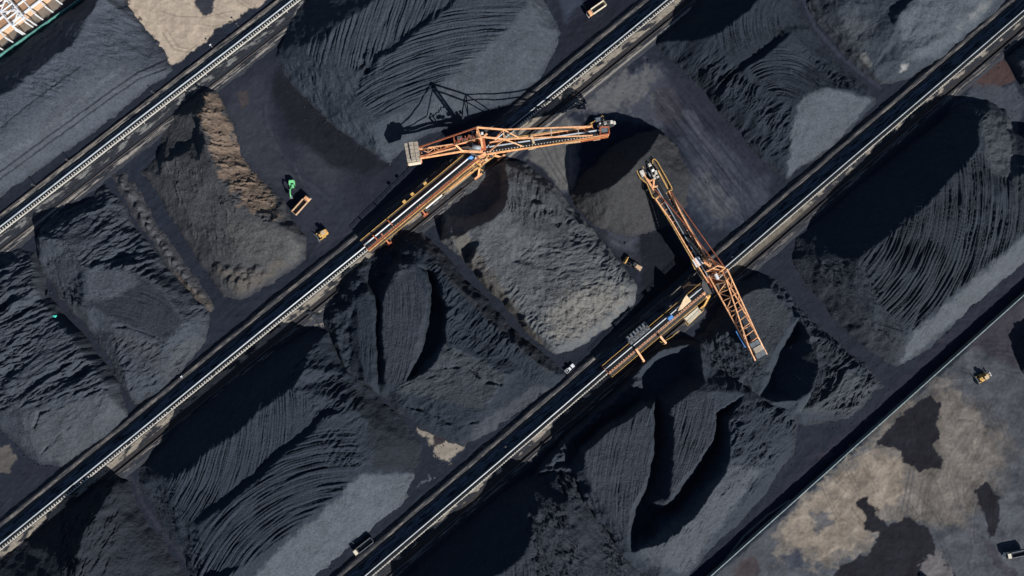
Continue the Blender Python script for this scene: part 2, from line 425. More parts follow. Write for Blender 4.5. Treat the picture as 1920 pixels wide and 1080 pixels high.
    c *= (1 + sm * (0.75 * fbm(ac / 9, al / 80, 141, 4, .6) + .5 * fbm(ac / 3, al / 30, 142, 2)))[..., None]
    # patchy dirt on the pale ground in the lower right
    lr = polymask([(1400, 1110), (1460, 960), (1760, 690), (1930, 580), (1960, 1110)], px, py, 20)
    c *= (1 + lr * (.8 * fbm(px / 34, py / 34, 151, 6, .62) + .25 * fbm(px / 6, py / 6, 152, 3)))[..., None]
    lum = c.mean(-1, keepdims=True); k = sstep(.075, .03, lum)
    c = c * (1 - k) + c * np.array((.90, .985, 1.12), F) * k
    c = np.clip(c, 0.006, 0.6)
    keep = np.ones((len(gy) - 1, len(gx) - 1), bool)
    o = grid_mesh('ground', X, Y, Z, keep, c, M['ground'])
    tag(o, kind='structure')


build_ground()

# ------------------------------------------------------------------ track beds and conveyors
LINES = {  # v of the toothed stringer, conveyor height, bed height
    1: (track_v(278.5, 219, 2.2), 1.5, 0.5),
    2: (track_v(633.5, 514, 4.2), 2.9, 1.2),
    3: (track_v(1308.5, 555, 4.2), 2.9, 1.2),
}


def build_bed(k):
    v0, ch, bh = LINES[k]
    u = np.arange(-330, 330, 0.7); v = np.arange(-13.5 if k > 1 else -9.5, 11.0, 0.24)
    U, V = np.meshgrid(u, v); U = U.astype(F); V = V.astype(F)
    wob = 0.5 * fbm(U / 18, V / 60, 200 + k, 3)
    prof_v = [-14, -12.6, -9.9, -9.3, -7.6, -6.9, 0, 5.2, 6.6, 8.6, 11] if k > 1 else [-14, -8.4, -7.6, -7.2, -6, -4.8, 0, 5.2, 6.6, 8.6, 11]
    prof_z = [-.6, -.4, 1.15, 1.25, 1.1, .9, .95, .9, 1.0, .85, -.5] if k > 1 else [-.6, -.3, .55, .6, .5, .45, .45, .45, .6, .5, -.5]
    Z = np.interp(V + wob, prof_v, prof_z).astype(F)
    Z += 0.10 * fbm(U / 3, V / 1.0, 210 + k, 3) + 0.09 * fbm(U / 9, V / 0.5, 215 + k, 2)
    c = np.empty(U.shape + (3,), F); c[:] = (0.029, 0.032, 0.040)
    c *= (1 + 0.35 * fbm(U / 22, V / 0.6, 220 + k, 3) + 0.2 * fbm(U / 2, V / 1, 221 + k, 3))[..., None]

    def band(a, b, colr, soft, thr=None, wl=(9, 1.4), seed=0):
        nonlocal c
        m = sstep(a - soft, a + soft, V + wob * .5) * sstep(b + soft, b - soft, V + wob * .5)
        if thr is not None:
            n = fbm(U / wl[0], V / wl[1], 240 + 10 * k + seed, 4, 0.6)
            m = m * sstep(thr - 0.06, thr + 0.10, n)
        c = c * (1 - m)[..., None] + np.array(colr, F) * m[..., None]
    if k == 1:
        band(-7.2, -4.7, (0.13, 0.122, 0.112), .2, -0.02, (14, .7), 1)
        band(-7.3, -5.5, (0.32, 0.285, 0.245), .15, 0.14, (10, .5), 2)
        band(-4.9, -4.25, (0.34, 0.30, 0.25), .1, -0.1, (12, .5), 3)
        band(-7.35, -6.95, (0.30, 0.26, 0.21), .1, -0.02, (14, .5), 4)
        band(-4.2, -2.2, (0.14, 0.16, 0.19), .3, -.15, (9, 1.0), 8)  # blue shade tint put into the bed colour where the conveyor's shadow falls
        band(0.4, 3.4, (0.19, 0.19, 0.185), .2, 0.06, (7, 2.2), 5)
        band(5.8, 8.4, (0.30, 0.27, 0.24), .2, 0.04, (16, .6), 6)
    else:
        band(-9.3, -7.0, (0.062, 0.06, 0.062), .2, -0.25, (18, .8), 1)
        band(-9.4, -7.6, (0.19, 0.172, 0.155), .15, 0.12, (12, .6), 2)
        band(-7.0, -6.7, (0.12, 0.12, 0.12), .1, -0.1, (12, .5), 3)
        band(-6.6, -2.2, (0.13, 0.15, 0.18), .4, -.1, (9, 1.0), 8)  # pale blue painted in so the conveyor's shadow strip reads blue
        band(0.2, 2.9, (0.30, 0.262, 0.215), .2, -0.12 if k == 2 else 0.12, (7, 3.2), 5)
        if k == 3:
            w3 = sstep(20, 60, U) * sstep(250, 230, U)
            m = sstep(.3, .7, V) * sstep(4.4, 3.8, V + wob) * sstep(60, 40, np.abs(U - 106)) * 0.8
            c = c * (1 - m)[..., None] + np.array((0.19, 0.165, 0.13), F) * m[..., None]
        band(3.4, 5.4, (0.040, 0.036, 0.036), .4, -.2, (20, 2), 9)
        band(6.2, 8.2, (0.24, 0.215, 0.19), .2, 0.14, (16, .5), 6)
        if k == 2:
            m = sstep(7.3, 7.5, V + wob) * sstep(8.5, 8.1, V + wob) * sstep(30, 60, U)
            c = c * (1 - m)[..., None] + np.array((0.26, 0.24, 0.215), F) * m[..., None]
    c *= (1 + 0.25 * fbm(U / 1.5, V / 1.5, 290 + k, 2))[..., None]
    ca, sa = math.cos(TRACK_ANGLE), math.sin(TRACK_ANGLE)
    Vw = V + v0
    X = U * ca + Vw * sa; Y = U * sa - Vw * ca
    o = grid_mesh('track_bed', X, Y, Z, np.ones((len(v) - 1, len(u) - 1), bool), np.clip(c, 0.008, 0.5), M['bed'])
    # grid runs with v pointing the other way: turn the faces up
    o.data.flip_normals()
    tag(o, kind='structure')


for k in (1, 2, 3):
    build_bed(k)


class MB:
    """Collects boxes, bars and tubes into one mesh (world points, stored relative to an origin)."""

    def __init__(self, origin=(0, 0, 0)):
        self.v = []; self.f = []; self.o = Vector(origin)

    def add(self, pts, faces):
        n = len(self.v)
        self.v += [tuple(Vector(p) - self.o) for p in pts]
        self.f += [tuple(n + i for i in f) for f in faces]
        return self

    def prism(self, bot, top):
        n = len(bot)
        self.add(list(bot) + list(top), [tuple(range(n - 1, -1, -1)), tuple(range(n, 2 * n))] +
                 [(i, (i + 1) % n, n + (i + 1) % n, n + i) for i in range(n)])
        return self

    def box(self, c, s, rz=0.0, taper=1.0):
        c = Vector(c); ca, sa = math.cos(rz), math.sin(rz)

        def q(x, y, z, k):
            x *= s[0] / 2 * k; y *= s[1] / 2 * k
            return c + Vector((x * ca - y * sa, x * sa + y * ca, z * s[2] / 2))
        sg = ((-1, -1), (1, -1), (1, 1), (-1, 1))
        return self.prism([q(x, y, -1, 1) for x, y in sg], [q(x, y, 1, taper) for x, y in sg])

    def bar(self, p, q, w, h=None):
        h = h or w
        p = Vector(p); q = Vector(q); d = q - p
        if d.length < 1e-4: return self
        d.normalize()
        up = Vector((0, 0, 1)) if abs(d.z) < 0.95 else Vector((1, 0, 0))
        s = d.cross(up).normalized() * (w / 2); t = s.cross(d).normalized() * (h / 2)
        return self.prism([p - s - t, p + s - t, p + s + t, p - s + t], [q - s - t, q + s - t, q + s + t, q - s + t])

    def path(self, pts, w, h=None):
        for a, b in zip(pts[:-1], pts[1:]): self.bar(a, b, w, h)
        return self

    def tube(self, p, q, r, n=12, r2=None):
        p = Vector(p); q = Vector(q); d = (q - p).normalized()
        up = Vector((0, 0, 1)) if abs(d.z) < 0.95 else Vector((1, 0, 0))
        s = d.cross(up).normalized(); t = s.cross(d)
        r2 = r if r2 is None else r2
        A = [p + (s * math.cos(2 * math.pi * i / n) + t * math.sin(2 * math.pi * i / n)) * r for i in range(n)]
        B = [q + (s * math.cos(2 * math.pi * i / n) + t * math.sin(2 * math.pi * i / n)) * r2 for i in range(n)]
        return self.prism(A, B)

    def lattice(self, a0, a1, b0, b1, n, w, diag=True, rung=True):
        a0, a1, b0, b1 = map(Vector, (a0, a1, b0, b1))
        for i in range(n + 1):
            p = a0.lerp(a1, i / n); q = b0.lerp(b1, i / n)
            if rung: self.bar(p, q, w)
            if diag and i < n:
                q2 = b0.lerp(b1, (i + 1) / n); p2 = a0.lerp(a1, (i + 1) / n)
                self.bar(p, q2, w * 0.85) if i % 2 == 0 or not rung else self.bar(q, p2, w * 0.85)
        return self

    def build(self, name, m, parent=None, smooth=False):
        me = bpy.data.meshes.new(name)
        me.from_pydata(self.v, [], self.f); me.update()
        import bmesh
        bm = bmesh.new(); bm.from_mesh(me)
        bmesh.ops.recalc_face_normals(bm, faces=bm.faces); bm.to_mesh(me); bm.free()
        me.materials.append(M[m] if isinstance(m, str) else m)
        if smooth: me.shade_smooth()
        o = bpy.data.objects.new(name, me); COL.objects.link(o)
        if parent is not None: o.parent = parent
        return o


def strip(mb, f0, f1, cross, n):
    """Sweep a cross-section [(v, dz)...] from f0 to f1 (functions u->..)"""


def belt_sweep(mb, pts, cross, close=False):
    """pts: centre points; cross: [(side, up)] offsets; open ribbon with thickness."""
    rows = []
    for i, p in enumerate(pts):
        a = pts[max(0, i - 1)]; b = pts[min(len(pts) - 1, i + 1)]
        d = (Vector(b) - Vector(a)); d.z = 0; d.normalize()
        s = Vector((d.y, -d.x, 0))
        rows.append([Vector(p) + s * x + Vector((0, 0, y)) for x, y in cross] +
                    [Vector(p) + s * x + Vector((0, 0, y - 0.08)) for x, y in reversed(cross)])
    m = len(rows[0]); P = [q for r in rows for q in r]; Fs = []
    for i in range(len(rows) - 1):
        for j in range(m):
            Fs.append((i * m + j, i * m + (j + 1) % m, (i + 1) * m + (j + 1) % m, (i + 1) * m + j))
    Fs.append(tuple(range(m))); Fs.append(tuple(range((len(rows) - 1) * m, len(rows) * m)))
    mb.add(P, Fs)


TROUGH = [(-1.05, 0.56), (-0.92, 0.445), (-0.78, 0.345), (-0.63, 0.255), (-0.46, 0.165), (-0.28, 0.09), (0.0, 0.05), (0.30, 0.08), (0.62, 0.22), (1.0, 0.48)]
COALBED = [(-0.52, 0.22), (-0.2, 0.30), (0.2, 0.33), (0.6, 0.36), (0.98, 0.50)]
CONV_TXT = {
    1: 'belt conveyor with a white toothed side, uppermost of three, beside the pale sand patch',
    2: 'long belt conveyor running under the orange stacker whose boom points right',
    3: 'long belt conveyor with a dotted bright edge, passing beside the white pickup',
}


def build_conveyor(k):
    v0, ch, bh = LINES[k]
    zb = bh - 0.15; zt = zb + ch
    root = empty('belt_conveyor', UV(0, v0 - 1, 0), 0, CONV_TXT[k], 'conveyor', 'belt conveyors along the tracks')
    o = root.location
    step = 2.6
    us = np.arange(-325, 326, step)
    b = MB(o); rnd = random.Random(k)
    pts = [UV(u, v0 - 1.15 + 0.10 * math.sin(u * 0.045 + k), zt + 0.04 * math.sin(u * .3)) for u in us]
    belt_sweep(b, pts, TROUGH)
    b.build('belt', 'belt', root, True)
    b = MB(o); belt_sweep(b, [p + Vector((0, 0, .02)) for p in pts], COALBED); b.build('coal_on_belt', 'beltcoal', root, True)
    for side, mt in ((-2.35, 'steel'), (0.12, 'galv')):
        s = MB(o)
        wj = 0.34 if k == 1 else 0.26
        ps = [UV(u, v0 + side + rnd.uniform(-.05, .05), zt - 0.05 + rnd.uniform(-.04, .04)) for u in np.arange(-325, 326, 6.5)]
        s.path(ps, wj if side > 0 else 0.22, 0.3)
        s.build('stringer', mt, root)
    sh = MB(o)
    sh.path([UV(u, v0 - 2.42 + rnd.uniform(-.03, .03), zb + ch * .5 - .35) for u in np.arange(-325, 326, 5.2)], 0.10, ch + .1)
    sh.build('shadow_sheeting', 'steel', root)  # added plate, closes the side so the conveyor's shadow band stays unbroken
    # legs
    lg = MB(o)
    lg.bar(UV(-325, v0 - 1.1, zt - .42), UV(325, v0 - 1.1, zt - .42), .2)
    for u in np.arange(-322, 324, 5.2):
        for side in (-2.2, 0.0):
            lg.bar(UV(u, v0 + side, zb - .4), UV(u, v0 + side, zt - .2), 0.22)
        lg.bar(UV(u, v0 - 2.2, zb + 0.2), UV(u, v0, zt - 0.3), 0.12)
        lg.bar(UV(u, v0 - 2.2, zt - .5), UV(u, v0, zt - 0.5), 0.16)
    lg.build('support_frame', 'steel', root)
    # idlers: brackets standing proud of the sunny stringer
    w = {1: 0.42, 2: 0.46, 3: 0.30}[k]
    ln = {1: 1.0, 2: 0.75, 3: 0.42}[k]

    def idler(mb, u, long=False, origin=None):
        mb.box(UV(u, v0 + 0.12 - ln / 2 - 0.05, zt + 0.18 + 0.24), (w, ln, 0.12), TRACK_ANGLE)
        mb.box(UV(u, v0 + 0.30, zt + 0.10), (w * 0.8, 0.28, 0.42), TRACK_ANGLE)
        mb.bar(UV(u, v0 - 2.3, zt + 0.30), UV(u, v0 - 1.7, zt - 0.05), 0.18)
        mb.bar(UV(u, v0 - 1.7, zt - 0.12), UV(u, v0 - 0.5, zt - 0.12), 0.18)
        if long:
            mb.box(UV(u, v0 + 0.75, zt + 0.1), (w * 0.7, 0.9, 0.16), TRACK_ANGLE)
    vis0, vis1 = {1: (-300, 20), 2: (-262, 185), 3: (-170, 240)}[k]
    allu = list(np.arange(-320, 320, 1.32))
    mid = (vis0 + vis1) / 2
    first = None; rest = MB(o); n = 0
    inner = [u for u in allu if abs(u - mid) < 66.2][:100]
    for i, u in enumerate(allu):
        if u in inner:
            if first is None:
                mb = MB(UV(u, v0, 0)); idler(mb, u)
                first = mb.build('idler_frame', 'galv', root); io = first
            else:
                io = first.copy(); COL.objects.link(io)
            io.parent = root
            io.location = UV(u, v0, 0) - o
        else:
            if rnd.random() < {1: .03, 2: .08, 3: .14}[k]: continue
            idler(rest, u, k == 1 and i % 9 == 0)
    r = rest.build('idler_frames_beyond', 'galv', root); r['kind'] = 'stuff'
    # running rails of the stacker on both sides
    for side, txt in ((-7.15, 'far'), (5.75, 'near')):
        m = MB(UV(0, v0 + side, 0))
        m.bar(UV(-325, v0 + side, bh - .05), UV(325, v0 + side, bh - .05), 0.34, 0.5)
        m.bar(UV(-325, v0 + side, bh + .22), UV(325, v0 + side, bh + .22), 0.18, 0.14)
        ro = m.build('running_rail', 'rail')
        ro.location = UV(0, v0 + side, 0)
        where = {1: 'conveyor beside the pale sand', 2: 'conveyor under the right pointing stacker', 3: 'conveyor beside the white pickup'}[k]
        tag(ro, f'dark steel rail on the {"upper left" if side < 0 else "lower right"} side of the {where}', 'rail', 'stacker running rails')


for k in (1, 2, 3):
    build_conveyor(k)

# ------------------------------------------------------------------ coal stockpiles
GS = 0.32
BASE = (0.031, 0.037, 0.047)
LIGHT = (0.062, 0.068, 0.077)


def circle3(a, b, c):
    ax, ay = a; bx, by = b; cx, cy = c
    d = 2 * (ax * (by - cy) + bx * (cy - ay) + cx * (ay - by))
    ux = ((ax ** 2 + ay ** 2) * (by - cy) + (bx ** 2 + by ** 2) * (cy - ay) + (cx ** 2 + cy ** 2) * (ay - by)) / d
    uy = ((ax ** 2 + ay ** 2) * (cx - bx) + (bx ** 2 + by ** 2) * (ax - cx) + (cx ** 2 + cy ** 2) * (bx - ax)) / d
    return ux, uy


def blur(Z, n):
    for _ in range(n):
        P = np.pad(Z, 1, mode='edge')
        Z = (P[:-2, 1:-1] + P[2:, 1:-1] + P[1:-1, :-2] + P[1:-1, 2:] + 2 * P[1:-1, 1:-1]) / 6
    return Z


def tin(outline, lines, X, Y):
    """Height field from an outline (z = 0) and survey break lines [(px, py, z)...]."""
    pts = []; zs = []; edges = []
    n0 = len(outline)
    for p in outline:
        w = W(p[0], p[1], 0); pts.append(Vector((w.x, w.y))); zs.append(-0.15)
    for ln in lines:
        s = len(pts)
        for p in ln:
            w = W(*p); pts.append(Vector((w.x, w.y))); zs.append(p[2])
        edges += [(s + i, s + i + 1) for i in range(len(ln) - 1)]
    vc, ed, fc, ov, oe, of = delaunay_2d_cdt(pts, edges, [list(range(n0))], 1, 1e-4)
    vz = []
    P = np.array([(p.x, p.y) for p in pts]); Zs = np.array(zs)
    for i, v in enumerate(vc):
        if ov[i]:
            vz.append(max(zs[j] for j in ov[i]))
        else:
            d = ((P - np.array((v.x, v.y))) ** 2).sum(1) + 1e-3
            j = np.argsort(d)[:2]; w = 1 / np.sqrt(d[j]); vz.append(float((Zs[j] * w).sum() / w.sum()))
    Z = np.full(X.shape, -0.6, F)
    x0, y0 = X[0, 0], Y[0, 0]
    for t in fc:
        for k in range(1, len(t) - 1):
            i, j, l = t[0], t[k], t[k + 1]
            a, b, c = vc[i], vc[j], vc[l]
            xa, xb = min(a.x, b.x, c.x), max(a.x, b.x, c.x); ya, yb = min(a.y, b.y, c.y), max(a.y, b.y, c.y)
            i0 = max(0, int((xa - x0) / GS)); i1 = min(X.shape[1], int((xb - x0) / GS) + 2)
            j0 = max(0, int((ya - y0) / GS)); j1 = min(X.shape[0], int((yb - y0) / GS) + 2)
            if i1 <= i0 or j1 <= j0: continue
            xs = X[j0:j1, i0:i1]; ys = Y[j0:j1, i0:i1]
            det = (b.y - c.y) * (a.x - c.x) + (c.x - b.x) * (a.y - c.y)
            if abs(det) < 1e-9: continue
            l1 = ((b.y - c.y) * (xs - c.x) + (c.x - b.x) * (ys - c.y)) / det
            l2 = ((c.y - a.y) * (xs - c.x) + (a.x - c.x) * (ys - c.y)) / det
            l3 = 1 - l1 - l2
            ins = (l1 >= -1e-5) & (l2 >= -1e-5) & (l3 >= -1e-5)
            zz = l1 * vz[i] + l2 * vz[j] + l3 * vz[l]
            Z[j0:j1, i0:i1][ins] = zz[ins]
    return Z


def warp_grid(Z, X, Y, seed):
    """Resample the survey surface through a small noise so no edge runs ruler straight."""
    wx = 2.2 * fbm(X / 16, Y / 16, seed * 100 + 51, 4, .55) + .8 * fbm(X / 3.4, Y / 3.4, seed * 100 + 53, 3, .6); wy = 2.2 * fbm(X / 16, Y / 16, seed * 100 + 52, 4, .55) + .8 * fbm(X / 3.4, Y / 3.4, seed * 100 + 54, 3, .6)
    i = np.clip((X - X[0, 0] + wx) / GS, 0, X.shape[1] - 1.001); j = np.clip((Y - Y[0, 0] + wy) / GS, 0, X.shape[0] - 1.001)
    i0 = i.astype(int); j0 = j.astype(int); fi = i - i0; fj = j - j0
    return ((Z[j0, i0] * (1 - fi) + Z[j0, i0 + 1] * fi) * (1 - fj) + (Z[j0 + 1, i0] * (1 - fi) + Z[j0 + 1, i0 + 1] * fi) * fj).astype(F)


def detail(Z, px, py, spec, seed):
    kind, poly = spec[0], spec[1]
    soft = 6
    m = polymask(poly, px, py, soft, 4, seed, 14) if poly else np.ones(px.shape, F)
    if kind == 'arc':       # grooves left by the slewing wheel: (a, b, c), wavelength px, amp m
        a, b, c = spec[2]; wl, amp = spec[3], spec[4]
        wl *= .58; amp *= 1.4
        cx, cy = circle3(a, b, c)
        R = np.hypot(a[0] - cx, a[1] - cy)
        dx, dy = px - cx, py - cy
        r = np.hypot(dx, dy); th = np.arctan2(dy, dx)
        th = np.arctan2(np.sin(th - math.atan2(b[1] - cy, b[0] - cx)), np.cos(th - math.atan2(b[1] - cy, b[0] - cx)))
        s = th * R
        r = r + 2.0 * fbm(px / 40, py / 40, seed + 1, 3)
        n = 0.55 * noise(r / wl, s / (wl * 34), seed + 2) + 0.5 * noise(r / (wl * .5), s / (wl * 22), seed + 3) + 0.25 * noise(r / (wl * .26), s / (wl * 10), seed + 4) + 0.5 * noise(r / (wl * 2.2), s / (wl * 40), seed + 5)
        vl = noise(r / (wl * 1.5), s / (wl * 55), seed + 8) + .35 * noise(r / (wl * .8), s / (wl * 26), seed + 9)
        n = .62 * n - .75 * np.exp(-(vl / .14) ** 2)
        return Z + amp * n * m * np.clip(0.8 + 0.8 * noise(px / 45, py / 45, seed + 6), .3, 1.4)
    if kind == 'gully':     # rain and dozer gullies: direction deg, wavelength, stretch, amp, warp
        ang, wl, st, amp, wp = spec[2:7]; amp *= 1.45; st *= 1.3
        ca, sa = math.cos(rad(ang)), math.sin(rad(ang))
        qx = px + wp * fbm(px / (wl * 3), py / (wl * 3), seed + 1, 3); qy = py + wp * fbm(px / (wl * 3), py / (wl * 3), seed + 2, 3)
        a = (qx * ca + qy * sa) / (wl * st); b = (-qx * sa + qy * ca) / wl
        n = 0.85 * ridged(a, b, seed + 3, 4, 0.62) + 0.5 * fbm(a * 1.3, b * .6, seed + 4, 2)
        return Z + amp * (n - 0.5) * m * (0.7 + 0.8 * noise(px / 60, py / 60, seed + 5))
    if kind == 'lump':
        wl, amp = spec[2:4]
        return Z + amp * fbm(px / wl, py / wl, seed + 1, 4, 0.5) * m
    if kind == 'bumps':     # dumped heaps in a row
        wl, amp = spec[2:4]
        n = np.abs(noise(px / wl, py / wl, seed + 1)) * 1.6
        return Z + amp * (1 - n) * m
    if kind == 'heaps':     # tipped truck loads along a line: (line, spacing px, radius px, height m)
        line, sp, rr, hh = spec[2:6]
        rnd = random.Random(seed); out = Z
        for (ax, ay), (bx, by) in zip(line[:-1], line[1:]):
            k = max(1, int(math.hypot(bx - ax, by - ay) / sp))
            for i in range(k):
                t = (i + rnd.uniform(.1, .9)) / k
                cx, cy = ax + (bx - ax) * t + rnd.uniform(-7, 7), ay + (by - ay) * t + rnd.uniform(-5, 5)
                r = rr * rnd.uniform(.7, 1.3)
                d = np.hypot(px - cx, py - cy) + 1.5 * noise(px / 7, py / 7, seed + i)
                out = np.maximum(out, hh * rnd.uniform(.6, 1.1) * np.clip(1.15 - d / r, 0, 1) ** .9)
        return out
    if kind == 'flat':      # dozed path: polyline, half width
        d = polydist(spec[2], px, py)
        k = sstep(spec[3] * 1.5, spec[3] * .6, d)
        return Z * (1 - k) + blur(Z, 14) * k
    if kind == 'cut':       # step along a polyline: (line, half width, depth)
        d = polydist(spec[2], px, py)
        d = d + 5 * fbm(px / 16, py / 16, seed, 4, .6)
        return Z - spec[4] * sstep(spec[3] * 1.6, spec[3] * .2, d) * np.clip(.65 + 1.1 * noise(px / 22, py / 22, seed + 1), 0, 1.2)
    return Z


PILE_OUTLINES = []


def build_pile(label, outline, lines, details=(), base=BASE, patches=(), name='coal_stockpile', seed=1, smooth=3, rough=1.0, group='coal stockpiles between the tracks', cat='coal pile'):
    PILE_OUTLINES.append(outline)
    ws = [W(p[0], p[1], 0) for p in outline]
    for ln in lines: ws += [W(*p) for p in ln]
    xa, xb = min(w.x for w in ws) - 1, max(w.x for w in ws) + 1
    ya, yb = min(w.y for w in ws) - 1, max(w.y for w in ws) + 1
    xa = math.floor(xa / GS) * GS; ya = math.floor(ya / GS) * GS
    X, Y = np.meshgrid(np.arange(xa, xb, GS), np.arange(ya, yb, GS))
    Z = tin(outline, lines, X, Y)
    Z = warp_grid(Z, X, Y, seed)
    Z = blur(Z, smooth)
    px, py = proj(X, Y, np.maximum(Z, 0)); px = px.astype(F); py = py.astype(F); X = X.astype(F); Y = Y.astype(F)
    fade = sstep(0.0, 1.6, Z)
    D = np.zeros_like(Z)
    for i, sp in enumerate(details):
        if sp[0] in ('flat',):
            T = detail(Z + D * fade, px, py, sp, seed * 100 + i * 7); D = np.where(fade > 0, (T - Z), D)
        else:
            D = detail(D, px, py, sp, seed * 100 + i * 7)
    D = D + rough * (0.40 * fbm(X / 9, Y / 9, seed * 100 + 71, 3) + 0.26 * fbm(X / 2.4, Y / 2.4, seed * 100 + 72, 4, .65))
    Z = Z + D * fade + (1 - fade) * 0.75 * (fbm(X / 4.5, Y / 4.5, seed * 100 + 73, 5, .6) - .05) * (Z > -0.5)
    c = np.empty(X.shape + (3,), F); c[:] = np.array(base) * (1.10, 1.12, 1.15)
    c *= (1 + 0.16 * fbm(X / 25, Y / 25, seed * 100 + 80, 4) + 0.12 * fbm(X / 3, Y / 3, seed * 100 + 81, 3))[..., None]
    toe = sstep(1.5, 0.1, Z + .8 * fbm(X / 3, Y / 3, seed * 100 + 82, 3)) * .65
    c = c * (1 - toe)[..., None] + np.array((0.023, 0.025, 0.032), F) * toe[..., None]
    for i, (poly, colr, soft, warp, st) in enumerate(patches):
        if isinstance(soft, str):      # a line
            d = polydist(poly, px, py) + fbm(px / 9, py / 9, seed * 100 + 83 + i, 3) * 1.5
            m = sstep(warp * 1.25, warp * .6, d) * st
        else:
            m = polymask(poly, px, py, soft, warp, seed * 100 + 90 + i, 20) * st
        t = 1 + 0.26 * fbm(X / 5, Y / 5, seed * 100 + 95 + i, 5, .65) + .16 * fbm(px / 60, py / 60, seed * 100 + 96 + i, 3)
        c = c * (1 - m)[..., None] + (np.array(colr, F) * t[..., None]) * m[..., None]
    Zv = Z[:-1, :-1], Z[1:, :-1], Z[:-1, 1:], Z[1:, 1:]
    keep = np.maximum(np.maximum(Zv[0], Zv[1]), np.maximum(Zv[2], Zv[3])) > 0.0
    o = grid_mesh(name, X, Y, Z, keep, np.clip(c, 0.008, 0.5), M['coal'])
    cen = W(sum(p[0] for p in outline) / len(outline), sum(p[1] for p in outline) / len(outline), 0)
    me = o.data
    me.transform(Matrix.Translation(-cen)); o.location = cen
    tag(o, label, cat, group)
    return o


BLUEG = (0.0385, 0.0450, 0.0560)
WARMG = (0.042, 0.0435, 0.047)
build_pile('long smooth grey stockpile in the upper left corner with thin wheel tracks along its foot',
    [(-60, 415), (0, 372), (120, 287), (250, 192), (328, 132), (312, 92), (268, 45), (232, 0), (225, -70), (120, -70), (165, -10), (150, 4), (90, 48), (0, 112), (-60, 155)],
    [[(-60, 222, 14.6), (0, 180, 14.6), (73, 127, 14.6), (133, 83, 14.6), (167, 30, 13.5), (190, -10, 12.5), (215, -50, 12)],
     [(-40, 290, 12.2), (0, 258, 11.2), (100, 185, 11.2), (175, 128, 10.6), (215, 70, 9), (225, 20, 7)],
     [(-40, 330, 7), (0, 306, 7), (150, 206, 7), (240, 142, 6), (280, 110, 2.5)]],
    [('gully', [(-20, 180), (80, 125), (160, 50), (200, 0), (240, 20), (290, 110), (200, 110), (90, 190), (-20, 260)], 14, 9, 3.2, .75, 8),
     ('gully', [(-20, 230), (80, 160), (180, 110), (230, 120), (100, 230), (-20, 330)], 52, 6, 6, .16, 6),
     ('cut', None, [(-10, 246), (60, 190), (150, 124)], 1.8, .22), ('cut', None, [(-10, 328), (80, 262), (200, 175), (258, 135), (318, 108)], 1.8, .3), ('cut', None, [(-10, 342), (80, 276), (206, 184), (262, 146), (310, 128)], 1.8, .3)],
    base=(0.0474, 0.0549, 0.0698), seed=1, rough=.5,
    patches=[([(-30, 330), (0, 265), (100, 190), (190, 120), (260, 120), (320, 125), (0, 360), (-40, 400)], (0.0589, 0.0676, 0.0833), 16, 14, .9),
             ([(-10, 300), (60, 262), (150, 190), (225, 128)], (0.0790, 0.0890, 0.1035), 'line', 5, .6),
             ([(-10, 329), (80, 263), (200, 176), (258, 136), (318, 109)], (0.0143, 0.0170, 0.0229), 'line', 2.0, .85), ([(-10, 343), (80, 277), (206, 185), (262, 147), (310, 129)], (0.0143, 0.0170, 0.0229), 'line', 1.8, .8),
             ([(-10, 247), (60, 191), (150, 125)], (0.0153, 0.0182, 0.0243), 'line', 1.6, .8)])

build_pile('large grooved stockpile at the top with the shadow of a stacker lying across it',
    [(515, 108), (550, 165), (615, 232), (680, 277), (730, 305), (778, 265), (850, 238), (960, 197), (1012, 152), (1045, 98), (1052, 55), (1035, 20), (1010, -20), (1000, -90), (700, -90), (600, -50), (572, -5), (535, 55)],
    [[(524, 95, 1.5), (567, 84, 8), (610, 72, 14), (640, 44, 17), (707, 0, 18), (760, -45, 18), (800, -85, 18)],
     [(660, 150, 12), (692, 128, 13.5), (705, 102, 14), (737, 86, 14.6), (786, 46, 15.2), (836, 12, 16), (866, -22, 16.5), (900, -80, 16.5)],
     [(668, 158, 12), (700, 136, 14.5), (712, 109, 16.0), (743, 93, 16.6), (793, 53, 17.2), (843, 19, 17.5), (872, -16, 17.7), (906, -80, 17.7)],
     [(640, 210, 7), (690, 240, 8.5), (760, 203, 12), (830, 150, 13), (880, 105, 13.5), (960, 45, 13.5), (990, 0, 12.5), (985, -80, 12.5)],
     [(560, 110, 6), (600, 150, 8), (640, 150, 11)], [(900, 165, 8.5), (980, 105, 8.5), (1010, 50, 8)]],
    [('arc', [(560, 85), (640, 45), (720, -10), (830, -40), (850, 10), (700, 105), (680, 130), (600, 120)], ((752, 0), (735, 50), (722, 95)), 11, .75),
     ('arc', [(660, 165), (712, 112), (795, 55), (850, 15), (985, 0), (960, 45), (830, 155), (760, 205), (700, 215)], ((700, 140), (807, 96), (933, 76)), 8.5, .8),
     ('gully', [(520, 95), (600, 90), (670, 140), (700, 240), (720, 300), (610, 235)], 60, 10, 5, .9, 8),
     ('lump', [(660, 100), (720, 90), (720, 150), (670, 170)], 22, 1.6), ('cut', None, [(678, 118), (684, 130)], 7, 2.2), ('cut', None, [(694, 88), (698, 102)], 5, 1.8),
     ('gully', [(840, 120), (960, 30), (1030, 40), (990, 160), (830, 210)], 55, 7, 4, .12, 3)],
    base=(0.0290, 0.0366, 0.0481), seed=2, rough=.6,
    patches=[([(790, 240), (830, 152), (880, 106), (962, 42), (1000, -20), (1045, 20), (1045, 90), (1000, 155)], (0.0540, 0.0632, 0.0770), 9, 12, .9),
             ([(700, 280), (740, 220), (800, 220), (770, 268), (730, 303)], (0.0508, 0.0598, 0.0742), 10, 10, .8)])

